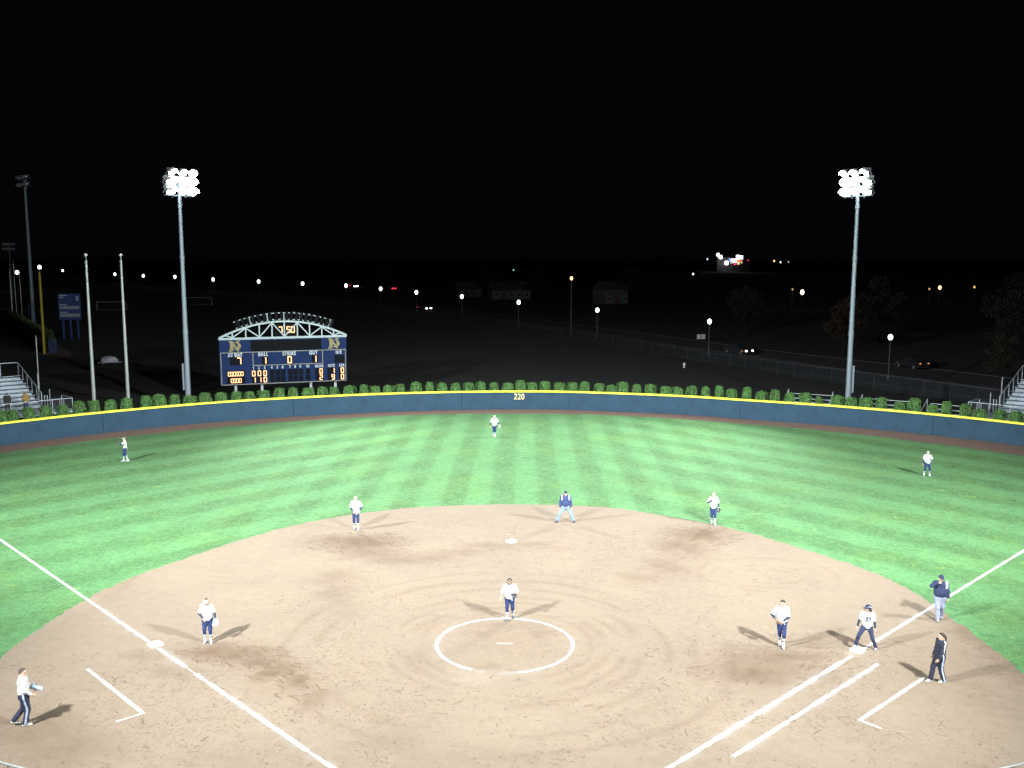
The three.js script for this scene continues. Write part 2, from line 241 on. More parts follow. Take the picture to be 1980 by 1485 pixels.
function lettering(text, h, depth = 0.02, squeeze = 1, f = font) { const g = new TextGeometry(text, { font: f, size: h, depth, curveSegments: 3 }); g.computeBoundingBox(); const b = g.boundingBox; g.translate(-(b.min.x + b.max.x) / 2, -(b.min.y + b.max.y) / 2, 0); g.scale(squeeze, 1, 1); return g; }
{
  const n = 512, d = new Uint8Array(n * n * 4);
  for (let j = 0; j < n; j++) for (let i = 0; i < n; i++) { const k = 0.74 + 0.5 * fbm(i / 60, j / 120, 8, 4) + 0.26 * (hash2(i, j, 4) - 0.5), s = smooth(0.62, 0.8, fbm(i / 9, j / 90, 18, 3)) * 0.2, o = (j * n + i) * 4; d[o] = enc(0.011 * k + 0.02 * s); d[o + 1] = enc(0.047 * k + 0.025 * s); d[o + 2] = enc(0.088 * k + 0.03 * s); d[o + 3] = 255; }
  const t = texture(n, n, d, true, true); t.repeat.set(0.4, 0.6);
  const pad = new THREE.MeshStandardMaterial({ map: t, roughness: 0.75 }), yellow = mat([0.82, 0.79, 0.06], 0.5);
  const wall = thing('outfield_wall', 'curved navy padded outfield wall with yellow top rail', 'wall');
  const seams = [[-33.22, -54.36], [-19.91, -62.64], [-5.28, -66.74], [4.66, -67.05], [19.48, -62.58], [33.2, -55.2]].map(([x, z]) => { let b = 0, bd = 1e9; fencePts.forEach((p, i) => { const e = Math.hypot(p.x - x, p.z - z); if (e < bd) { bd = e; b = i; } }); return b; });
  const cuts = [0, ...seams, 9600];
  for (let k = 0; k < cuts.length - 1; k++) {
    const S = []; for (let i = cuts[k] + 1; i <= cuts[k + 1] - 1; i += 20) S.push(fencePts[i]); S.push(fencePts[cuts[k + 1] - 1]);
    const front = []; for (let y = 0.02; y <= 1.63; y += 0.161) front.push([0, y]);
    mesh('wall_panel', sweep(S, [...front, [0.1, 1.63], [0.1, 0.02]], 0.035), pad, wall);
    const C = []; for (let a = 0; a <= 8; a++) C.push([0.05 - 0.11 * Math.cos(a / 8 * Math.PI), 1.7 + 0.1 * Math.sin(a / 8 * Math.PI)]);
    mesh('top_rail', sweep(S, [[-0.06, 1.632], ...C, [0.16, 1.632]]), yellow, wall);
  }
  const P = V(0.04, 0, -67.19), num = lettering('220', 0.56, 0.03, 0.78); num.translate(P.x, 1.24, P.z + 0.045); mesh('distance_number', num, mat([0.62, 0.55, 0.3], 0.7), wall).userData.label = 'pale gold numerals 220';
}

// ---------------------------------------------------------------- clipped arborvitae behind the wall
{
  const leaf = new THREE.MeshStandardMaterial({ vertexColors: true, roughness: 0.85, side: THREE.DoubleSide }), wood = mat([0.09, 0.065, 0.045], 0.95);
  const variants = [];
  for (let v = 0; v < 7; v++) {
    const r = rng(900 + v * 13), pos = [], col = [], H = 2.3 + 0.2 * r(), RX = 0.43 + 0.09 * r(), RZ = 0.45 + 0.07 * r(), lobes = []; for (let k = 0; k < 4; k++) lobes.push([r() * 6.28, 0.75 + 0.4 * r(), 0.25 + 0.3 * r()]);
    const rad = (a, y) => { const t = y / H; let f = t < 0.86 ? 0.9 + 0.12 * t : Math.sqrt(Math.max(0.3, 1 - ((t - 0.86) / 0.15) ** 3)); f *= 0.92 + 0.13 * Math.abs(Math.sin(2 * a)) ** 1.5; let g = 0.86; for (const [la, lw, lk] of lobes) { const da = Math.atan2(Math.sin(a - la), Math.cos(a - la)); g += lk * 0.5 * Math.exp(-3 * (da / lw) ** 2); } return f * g * (0.94 + 0.12 * noise(a * 3 + v * 10, y * 3, v)) * (0.84 + 0.2 * Math.abs(Math.cos(2.5 * a + v + 0.5 * noise(y * 2, v, 3)))); };
    const put = (p, q, w, c) => {      // a drooping spray: a long flat kite from p to q
      const d = q.clone().sub(p), s = V(d.z, 0, -d.x); if (s.length() < 1e-3) s.set(1, 0, 0); s.normalize().multiplyScalar(w / 2).applyAxisAngle(d.clone().normalize(), (r() - 0.5) * 1.6); const m = p.clone().lerp(q, 0.4);
      for (const [A, B, C] of [[p, m.clone().add(s), q], [p, q, m.clone().sub(s)]]) for (const u of [A, B, C]) { pos.push(u.x, u.y, u.z); col.push(...c); }
    };
    for (let k = 0; k < 1500; k++) {
      const top = k < 420, a = r() * 6.283, y = top ? H : 0.25 + (H - 0.3) * Math.pow(r(), 0.7); let R = rad(a, Math.min(y, H * 0.995)); let yy = y; if (top) { const u = Math.sqrt(r()); R = rad(a, H * 0.93) * u; yy = H * (1 - 0.05 * u * u * u) + 0.16 * (noise(Math.cos(a) * u * 5, Math.sin(a) * u * 5, v) - 0.5); }
      R *= 0.9 + 0.12 * r(); const p = V(Math.cos(a) * R * RX, yy + 0.04 * r(), Math.sin(a) * R * RZ), L = 0.13 + 0.17 * r(), out = top ? 0.35 * r() : 0.12 + 0.22 * r(), up = top ? (r() < 0.6 ? 0.6 : -0.4) : (r() < 0.25 ? 0.5 : -0.9);
      const q = p.clone().add(V(Math.cos(a + (r() - 0.5)) * L * out, L * up, Math.sin(a + (r() - 0.5)) * L * out)), t = 0.5 + 0.95 * r(), brown = r() < 0.035;
      put(p, q, 0.045 + 0.05 * r(), brown ? [0.12 * t, 0.09 * t, 0.03 * t] : [0.085 * t, (0.19 + 0.03 * r()) * t, 0.055 * t]);
    }
    const g = new THREE.BufferGeometry(); g.setAttribute('position', new THREE.Float32BufferAttribute(pos, 3)); g.setAttribute('color', new THREE.Float32BufferAttribute(col, 3)); g.computeVertexNormals();
    // twiggy heart, so that one does not look straight through
    const lat = new THREE.LatheGeometry([[0.02, 0.15], [0.72, 0.3], [0.82, H * 0.5], [0.86, H * 0.8], [0.8, H * 0.92], [0.01, H * 0.95]].map(([x, y]) => new THREE.Vector2(x, y)), 14); const lp = lat.attributes.position; for (let i = 0; i < lp.count; i++) { const a = Math.atan2(lp.getZ(i), lp.getX(i)), k = rad(a, Math.min(lp.getY(i), H * 0.7)) * 0.93; lp.setX(i, lp.getX(i) * RX * k); lp.setZ(i, lp.getZ(i) * RZ * k); } lat.computeVertexNormals();
    const q = lat.toNonIndexed(); q.deleteAttribute('uv'); q.setAttribute('color', new THREE.Float32BufferAttribute(new Float32Array(q.attributes.position.count * 3).map((_, i) => [0.03, 0.062, 0.02][i % 3]), 3));
    variants.push(mergeGeometries([g, q]));
  }
  const at = [[-39.20,-50.24],[-38.57,-50.93],[-37.79,-51.76],[-36.97,-52.59],[-35.98,-53.56],[-35.10,-54.37],[-34.19,-55.18],[-33.24,-55.97],[-32.25,-56.77],[-31.05,-57.70],[-30.18,-58.35],[-29.12,-59.10],[-28.07,-59.81],[-27.03,-60.47],[-25.85,-61.17],[-24.69,-61.80],[-23.70,-62.31],[-22.52,-62.87],[-21.30,-63.41],[-20.20,-63.87],[-19.03,-64.34],[-17.81,-64.80],[-16.76,-65.18],[-15.50,-65.61],[-14.25,-66.01],[-13.25,-66.32],[-12.10,-66.65],[-10.99,-66.94],[-9.55,-67.26],[-8.35,-67.50],[-7.19,-67.71],[-5.92,-67.91],[-4.71,-68.08],[-3.57,-68.22],[-2.35,-68.33],[-1.03,-68.40],[0.13,-68.44],[1.28,-68.48],[2.43,-68.50],[3.74,-68.43],[5.02,-68.26],[6.17,-68.07],[7.49,-67.81],[8.68,-67.56],[9.66,-67.34],[10.90,-67.05],[12.10,-66.75],[13.47,-66.38],[14.49,-66.07],[15.77,-65.62],[16.92,-65.16],[17.98,-64.68],[18.99,-64.20],[20.30,-63.58],[21.40,-63.10],[22.52,-62.61],[23.67,-62.11],[24.83,-61.58],[25.84,-61.10],[27.19,-60.40],[28.21,-59.83],[29.26,-59.24],[30.30,-58.61],[31.51,-57.85],[32.52,-57.20],[33.63,-56.43],[34.51,-55.79],[35.61,-54.95],[36.51,-54.21],[37.51,-53.33],[38.36,-52.51]];
  const nth = (k) => ['first', 'second', 'third', 'fourth', 'fifth', 'sixth', 'seventh', 'eighth', 'ninth', 'tenth', '11th', '12th', '13th', '14th', '15th', '16th', '17th', '18th', '19th', '20th'][k];
  const r = rng(61), stem = new THREE.CylinderGeometry(0.035, 0.05, 0.4, 7).translate(0, 0.2, 0), last = at.length - 1;
  const where = (i) => i < 12 ? `${nth(i)} from the photo's left edge` : i < 36 ? (i < 24 ? `${nth(i - 12)} to the right of the left light tower` : `${nth(35 - i)} to the left of the 220 marker`) : i === 36 ? 'directly behind the 220 marker' : i < 54 ? `${nth(i - 37)} to the right of the 220 marker` : i < 60 ? `${nth(59 - i)} to the left of the right light tower` : `${nth(last - i)} from the photo's right edge`;
  at.forEach(([x, z], i) => {
    const o = thing('arborvitae', `clipped green arborvitae behind the outfield wall, ${where(i)}`, 'shrub', [x, 0, z], r() * 6.28, 'arborvitae row behind the outfield wall');
    const s = 0.86 + 0.26 * r(), small = i === 58 ? 0.78 : 1; o.scale.set(s, (0.92 + 0.11 * r()) * (i === 58 ? 0.9 : 1), s * small);
    mesh('foliage', variants[Math.floor(r() * 7)], leaf, o); mesh('stem', stem, wood, o);
  });
}

// ---------------------------------------------------------------- light towers
const steel = mat([0.21, 0.26, 0.3], 0.55, 0.25), alu = mat([0.52, 0.55, 0.57], 0.42, 0.6), darkSteel = mat([0.16, 0.17, 0.19], 0.6, 0.3);
const lensLit = glow([0.93, 0.97, 1.0], 60), lensOff = mat([0.4, 0.42, 0.45], 0.12);
const bowl = new THREE.LatheGeometry([[0.05, -0.5], [0.1, -0.48], [0.12, -0.34], [0.2, -0.24], [0.29, -0.1], [0.33, 0.02], [0.345, 0.03], [0.33, 0.035], [0.315, 0.01]].map(([x, y]) => new THREE.Vector2(x, y)), 20).rotateX(Math.PI / 2);
const lens = new THREE.CylinderGeometry(0.31, 0.31, 0.02, 20).rotateX(Math.PI / 2).translate(0, 0, 0.0);
const visor = new THREE.CylinderGeometry(0.345, 0.36, 0.2, 14, 1, true, -Math.PI / 2, Math.PI).rotateX(Math.PI / 2).rotateZ(Math.PI).translate(0, 0, 0.13);
const visorMat = mat([0.5, 0.53, 0.55], 0.4, 0.5, { side: THREE.DoubleSide });
const yoke = join([box(0.03, 0.32, 0.05, -0.25, -0.18, -0.22), box(0.03, 0.32, 0.05, 0.25, -0.18, -0.22), box(0.53, 0.03, 0.06, 0, -0.345, -0.22)]);
function tower(name, label, [x, z], h, aim, cd, opt = {}) {
  const o = thing(name, label, 'light tower', [x, 0, z], 0, opt.group), away = V(aim[0] - x, 0, aim[1] - z).normalize(), turn = Math.atan2(away.x, away.z);
  const r0 = opt.r0 || 0.25, r1 = opt.r1 || 0.13;
  mesh('pole', join([new THREE.CylinderGeometry(r1, r0, h + 0.4, 16).translate(0, (h + 0.4) / 2, 0)]), opt.poleMat || steel, o);
  for (const f of [0.36, 0.68, 0.895]) mesh('joint_collar', new THREE.CylinderGeometry(r0 + (r1 - r0) * f + 0.03, r0 + (r1 - r0) * f + 0.035, 0.34, 14).translate(0, h * f, 0), opt.poleMat || steel, o);
  mesh('base_flange', new THREE.CylinderGeometry(r0 + 0.16, r0 + 0.2, 0.12, 14).translate(0, 0.06, 0), darkSteel, o);
  const cab = box(0.16, 2.4, 0.26, (opt.cab || -1) * (r0 + 0.08), 3.4, 0); mesh('ballast_cabinet', cab, opt.cabMat || steel, o);
  const rows = opt.rows || [[0.75, [-0.85, 0.25, 1.3]], [0, [-1.2, -0.72, 0.22, 0.9, 1.3]], [-0.85, [-1.2, -0.85, 0.18, 0.95, 1.3]]], r = rng(Math.round(x * 31 + z * 7));
  for (const [dy, xs] of rows) {
    const wd = Math.max(...xs.map(Math.abs)) * 2 + 0.4, arm = box(wd, 0.11, 0.11, 0, h + dy - 0.4, 0.0).rotateY(turn); mesh('crossarm', arm, steel, o);
    for (const dx of xs) {
      const side = opt.mirror ? -dx : dx, f = mesh('floodlight', bowl, alu, o), m = new THREE.Matrix4().makeRotationY(turn), p = V(side, h + dy, 0.28).applyMatrix4(m);
      f.position.copy(p); f.rotation.order = 'YXZ'; f.rotation.y = turn + (r() - 0.5) * 0.7 - 0.25 * side; f.rotation.x = 0.42 + 0.2 * r();
      f.scale.setScalar(1.18); mesh('lens', lens, cd ? lensLit : lensOff, f); mesh('visor', visor, visorMat, f); mesh('bracket', yoke, darkSteel, f);
    }
  }
  for (const sx of [-0.62, 0.7]) mesh('rack_upright', box(0.07, 2.0, 0.07, opt.mirror ? -sx : sx, h - 0.42, -0.095).rotateY(turn), steel, o);
  if (cd) {
    const L = new THREE.SpotLight(LIGHT.color, cd, 0, opt.angle || 1.0, opt.soft || 0.7, 2); L.name = 'floodlight_beam';
    L.position.copy(V(0, h, 1.1).applyMatrix4(new THREE.Matrix4().makeRotationY(turn))); L.target.position.set(aim[0] - x, 0, aim[1] - z); L.target.name = 'beam_aim'; L.castShadow = true; L.shadow.radius = 40; L.shadow.camera.far = 260; o.add(L, L.target);
  }
  return o;
}
const towers = 'lit field light towers';
tower('light_tower', 'tall grey light tower with blazing lamps behind left field', [-29.7, -63.9], 20.6, [4, -42], LIGHT.outfield, { group: towers, cab: -1, angle: 0.72, soft: 1 });
tower('light_tower', 'tall grey light tower with blazing lamps behind right field', [29.3, -63.9], 20.6, [-4, -42], LIGHT.outfield, { group: towers, mirror: true, cab: 1, angle: 0.72, soft: 1 });
tower('light_tower', 'lit light tower beside the third base stand, outside the photo', [-38.5, -10], 21, [7.6, -60], LIGHT.side, { group: towers, angle: 0.84, soft: 1 });
tower('light_tower', 'lit light tower beside the first base stand, outside the photo', [38.5, -10], 21, [-7.6, -60], LIGHT.side, { group: towers, mirror: true, angle: 0.84, soft: 1 });
tower('light_tower', 'lit light tower behind home on the left, outside the photo', [-23, 7.5], 21, [12, -35.2], LIGHT.home, { group: towers, angle: 0.8, soft: 1 });
tower('light_tower', 'lit light tower behind home on the right, outside the photo', [23, 7.5], 21, [-12, -35.2], LIGHT.home, { group: towers, mirror: true, angle: 0.8, soft: 1 });
const bluePaint = mat([0.05, 0.08, 0.2], 0.5);
tower('dark_light_tower', 'unlit light tower with two rows of lamps beyond the left stand', [-97.7, -167.6], 28.4, [-150, -110], 0, { r0: 0.42, r1: 0.22, cabMat: bluePaint, cab: -1.6, rows: [[0.9, [-2.6, -1.9, -1.2, -0.5, 0.3, 1.0, 1.7]], [-0.5, [-2.6, -1.9, -1.2, -0.5, 0.3, 1.0, 1.7]]] });
tower('dark_light_tower', 'distant unlit light tower at the far left edge', [-163, -280], 17, [-140, -100], 0, { rows: [[0.7, [-1.6, -0.8, 0, 0.8, 1.6]], [-0.8, [-1.6, -0.8, 0, 0.8, 1.6]]] });

// ---------------------------------------------------------------- flagpoles
function flagpole(name, label, x, z, h, r, m, group) {
  const o = thing(name, label, 'flagpole', [x, 0, z], 0, group);
  mesh('pole', new THREE.CylinderGeometry(r * 0.5, r, h - 0.45, 14).translate(0, (h - 0.45) / 2, 0), m, o); mesh('truck', new THREE.CylinderGeometry(r * 0.34, r * 0.34, 0.4, 10).translate(0, h - 0.3, 0), darkSteel, o);
  mesh('finial_ball', new THREE.SphereGeometry(r * 0.85, 14, 10).translate(0, h, 0), mat([0.75, 0.75, 0.72], 0.25, 0.4), o); mesh('base_collar', new THREE.CylinderGeometry(r * 1.2, r * 1.8, 0.25, 14).translate(0, 0.125, 0), m, o);
  mesh('halyard', new THREE.CylinderGeometry(0.008, 0.008, h - 1.6, 5).translate(0, h / 2 + 0.3, r + 0.02), m, o); mesh('cleat', box(0.05, 0.16, 0.05, 0, 1.3, r + 0.01), darkSteel, o);
}
const poleAlu = mat([0.34, 0.38, 0.36], 0.45, 0.3);
flagpole('flagpole', 'bare tapered flagpole left of its pair beside the left stand', -36.4, -59.9, 14.2, 0.17, poleAlu, 'flagpoles behind left field');
flagpole('flagpole', 'bare tapered flagpole right of its pair, nearer the light tower', -34.3, -61.9, 14.2, 0.17, poleAlu, 'flagpoles behind left field');
flagpole('slender_flagpole', 'far thin flagpole, leftmost of three beyond the left stand', -111.6, -185.4, 11.2, 0.13, alu, 'far flagpoles');
flagpole('slender_flagpole', 'far thin flagpole, middle and tallest of three beyond the left stand', -109.8, -183.8, 12.9, 0.13, alu, 'far flagpoles');
flagpole('slender_flagpole', 'far thin flagpole, rightmost of three, nearest the dark tower', -104.5, -176.1, 10.8, 0.13, alu, 'far flagpoles');

// ---------------------------------------------------------------- scoreboard
{
  const o = thing('scoreboard', 'blue electronic scoreboard with arched white truss and orange digits', 'scoreboard', [-27.22, 0, -65.4], 0.354), W = 11.53, B = 2.37, T = 6.54;
  const blue = matte([0.012, 0.024, 0.075]), black = matte([0.006, 0.0065, 0.008]), trim = mat([0.2, 0.2, 0.16], 0.6), white = mat([0.42, 0.46, 0.5], 0.6), gold = mat([0.2, 0.17, 0.075], 0.6, 0.1), truss = mat([0.27, 0.33, 0.36], 0.5, 0.2), post = mat([0.3, 0.34, 0.4], 0.5, 0.3), led = glow([1.0, 0.46, 0.19], 3.0), plate = matte([0.006, 0.007, 0.011]);
  for (const [x0, x1] of [[0, 2.93], [2.935, 9.28], [9.285, W]]) mesh('cabinet', box(x1 - x0, 3.03, 0.5, (x0 + x1) / 2, B + 1.515, -0.25), blue, o);
  mesh('name_band', box(W, T - B - 3.035, 0.46, W / 2, (T + B + 3.035) / 2, -0.23), blue, o);
  mesh('message_display', box(6.4, 0.98, 0.05, 5.98, B + 3.58, 0.026), black, o);
  const line = (x0, y0, x1, y1, w = 0.06) => box(Math.abs(x1 - x0) + w, Math.abs(y1 - y0) + w, 0.03, (x0 + x1) / 2, B + (y0 + y1) / 2, 0.016);
  for (const [a, b, c, d] of [[0.1, 3.0, 11.43, 3.0], [0.1, 0.05, 11.43, 0.05], [0.1, 0.13, 0.1, 2.92], [11.43, 0.13, 11.43, 2.92], [2.93, 1.84, 2.93, 2.92], [9.28, 1.84, 9.28, 2.92], [2.93, 1.76, 9.28, 1.76]]) mesh('trim_strip', line(a, b, c, d), trim, o);
  const words = [['AT BAT', 1.35, 2.78, 0.36, 0.78], ['BALL', 3.86, 2.78, 0.36, 0.78], ['STRIKE', 6.2, 2.78, 0.36, 0.76], ['OUT', 8.44, 2.78, 0.36, 0.78], ['H/E', 10.8, 2.76, 0.34, 0.75], ['RUNS', 8.95, 1.5, 0.27, 0.8], ['HITS', 10.08, 1.5, 0.27, 0.8], ['ERR', 11.08, 1.5, 0.27, 0.76]];
  ['1', '2', '3', '4', '5', '6', '7', '8', '9', '10'].forEach((c, i) => words.push([c, [2.92, 3.43, 3.94, 4.58, 5.09, 5.57, 6.23, 6.71, 7.19, 7.86][i], 1.53, 0.26, 0.85]));
  for (const [t, x, y, h, q] of words) mesh('lettering', lettering(t, h, 0.015, q).translate(x, B + y, 0.004), white, o);
  const seg = { a: [0, 1, 1, 0], b: [1, 0.5, 0, 1], c: [1, -0.5, 0, 1], d: [0, -1, 1, 0], e: [-1, -0.5, 0, 1], f: [-1, 0.5, 0, 1], g: [0, 0, 1, 0] }, on = { 0: 'abcdef', 1: 'bc', 2: 'abged', 5: 'afgcd', 7: 'abc', 9: 'abcdfg' };
  const digit = (ch, h) => { const w = h * 0.46, k = h * 0.13; return join([...on[ch]].map((s) => { const [x, y, hz] = seg[s]; return hz ? box(w + k * 0.2, k, 0.03, 0, y * h / 2 * 0.88, 0) : box(k, h * 0.44 - k * 0.2, 0.03, x * w / 2, y * h * 0.88 / 2, 0); })); };
  const window_ = (x, y, w, h) => mesh('digit_window', box(w, h, 0.03, x, B + y, 0.017), plate, o);
  const put = (ch, x, y, h) => mesh('led_digit', digit(ch, h).translate(x, B + y, 0.05), led, o);
  window_(1.42, 2.22, 1.1, 0.74); put('7', 1.69, 2.22, 0.66); window_(4.0, 2.2, 0.55, 0.74); put('1', 3.92, 2.2, 0.66); window_(6.23, 2.2, 0.55, 0.74); put('0', 6.23, 2.2, 0.66); window_(8.55, 2.2, 0.55, 0.74); put('1', 8.5, 2.2, 0.66); window_(10.85, 2.12, 0.95, 0.74);
  [2.92, 3.43, 3.94, 4.58, 5.09, 5.57, 6.23, 6.71, 7.19, 7.86].forEach((x, i) => { for (const [y, s] of [[1.02, '000'], [0.42, '110']]) { window_(x + 0.03, y, 0.42, 0.56); if (i < 3) put(s[i], x + 0.03, y, 0.5); } });
  for (const [x, a, b] of [[9.1, '0', '2'], [10.22, '1', '9'], [11.1, '0', '0']]) { window_(x - 0.15, 1.02, x > 11 ? 0.4 : 0.78, 0.56); window_(x - 0.15, 0.42, x > 11 ? 0.4 : 0.78, 0.56); put(a, x, 1.02, 0.5); put(b, x, 0.42, 0.5); }
  window_(1.35, 1.04, 1.62, 0.58); window_(1.38, 0.42, 1.62, 0.56);
  for (let i = 0; i < 6; i++) mesh('led_character', digit('0', 0.4).translate(0.78 + 0.228 * i, B + 1.04, 0.05), led, o);
  for (let i = 0; i < 4; i++) mesh('led_character', digit('0', 0.4).translate(1.02 + 0.235 * i, B + 0.42, 0.05), led, o);
  for (const x of [1.35, 10.35]) { const e = mesh('monogram', lettering('N', 1.0, 0.03, 1.0, serif).translate(x - 0.02, B + 3.6, 0.012), gold, o); mesh('monogram_letter', lettering('D', 0.74, 0.03, 1.5, serif).translate(x + 0.02, B + 3.6, 0.03), gold, e); e.userData.label = 'gold interlocked N and D'; }
  // clock and arched truss
  mesh('clock_box', box(2.1, 1.2, 0.2, 5.95, T + 0.75, -0.28), black, o);
  for (const [ch, x] of [['7', 5.5], ['5', 6.22], ['0', 6.62]]) mesh('led_digit', digit(ch, 0.6).translate(x, T + 0.82, -0.15), led, o);
  mesh('led_colon', join([box(0.09, 0.09, 0.03, 5.85, T + 0.94, -0.15), box(0.09, 0.09, 0.03, 5.85, T + 0.68, -0.15)]), led, o);
  const arc = (x) => 0.17 + 1.42 * (1 - ((x - 5.77) / 5.77) ** 2), tz = -0.02;
  mesh('bottom_chord', box(W + 0.1, 0.2, 0.2, W / 2, T + 0.105, tz), truss, o);
  const chord = []; for (let i = 0; i < 24; i++) { const a = W * i / 24, b = W * (i + 1) / 24; chord.push(beam(V(a, T + arc(a) + 0.02, tz), V(b, T + arc(b) + 0.02, tz), 0.17, 0.18)); } mesh('top_chord', join(chord), truss, o);
  const vx = [1.17, 2.37, 3.58, 4.72, 5.83, 7.01, 8.13, 9.26, 10.36];
  for (const x of vx) mesh('truss_post', beam(V(x, T + 0.2, tz), V(x, T + arc(x), tz), 0.12, 0.12), truss, o);
  for (const [xa, xb, up] of [[0.6, 1.17, 0], [1.17, 2.37, 1], [2.37, 3.58, 0], [3.58, 4.72, 1], [4.72, 5.83, 0], [5.83, 7.01, 1], [7.01, 8.13, 0], [8.13, 9.26, 1], [9.26, 10.36, 0], [10.36, 10.95, 1]]) { const A = V(xa, up ? T + 0.2 : T + arc(xa) - 0.04, tz), Bq = V(xb, up ? T + arc(xb) - 0.04 : T + 0.2, tz); mesh('truss_diagonal', beam(A, Bq, 0.11, 0.1), truss, o); }
  const radial = (x, k) => { const sl = -2 * 1.42 * (x - 5.77) / 5.77 ** 2, l = Math.hypot(1, sl); return V(x - sl / l * k, T + arc(x) + k / l, -0.2); };
  for (const k of [0.2, 0.8]) { const g = []; for (let i = 0; i < 22; i++) g.push(beam(radial(1.6 + 8.5 * i / 22, k), radial(1.6 + 8.5 * (i + 1) / 22, k), 0.09, 0.07)); mesh('sign_rail', join(g), truss, o); }
  for (const x of [2.9, 4.4, 5.83, 7.25, 8.6, 9.9]) mesh('sign_post', beam(radial(x, 0), radial(x, 0.82), 0.08, 0.08), truss, o);
  const dark = matte([0.006, 0.0065, 0.008]); let x = 1.72, r = rng(4); while (x < 10.0) { const w = 0.22 + 0.12 * r(); if (r() > 0.12) { const a = radial(x + w / 2, 0.06), b = radial(x + w / 2, 0.92); a.z = b.z = -0.1; mesh('sign_plate', beam(a, b, w, 0.06), dark, o); } x += w + 0.12 + 0.12 * r(); }
  for (const x of [1.35, 3.7, 8.2, 10.5]) mesh('support_post', box(0.22, T - 0.2, 0.22, x, (T - 0.2) / 2, -0.62), post, o);
}

// ---------------------------------------------------------------- stands
const meshTex = (() => { const n = 64, d = new Uint8Array(n * n * 4); for (let j = 0; j < n; j++) for (let i = 0; i < n; i++) { const a = Math.abs(((i + j) % 32) - 16), b = Math.abs(((i - j + 64) % 32) - 16), on = a > 13.2 || b > 13.2; d.set([on ? 255 : 0, on ? 255 : 0, on ? 255 : 0, 255], (j * n + i) * 4); } const t = texture(n, n, d, false, true); return t; })();
const chainlink = new THREE.MeshStandardMaterial({ color: new THREE.Color().setRGB(0.05, 0.056, 0.068), alphaMap: meshTex, transparent: true, side: THREE.DoubleSide, roughness: 0.6, metalness: 0.3 });
function quad(a, b, c, d) { const g = new THREE.BufferGeometry(), L = a.distanceTo(b) / 0.11, M = a.distanceTo(d) / 0.11; g.setAttribute('position', new THREE.Float32BufferAttribute([a, b, c, d].flatMap((p) => [p.x, p.y, p.z]), 3)); g.setAttribute('uv', new THREE.Float32BufferAttribute([0, 0, L, 0, L, M, 0, M], 2)); g.setIndex([0, 1, 2, 0, 2, 3]); g.computeVertexNormals(); return g; }
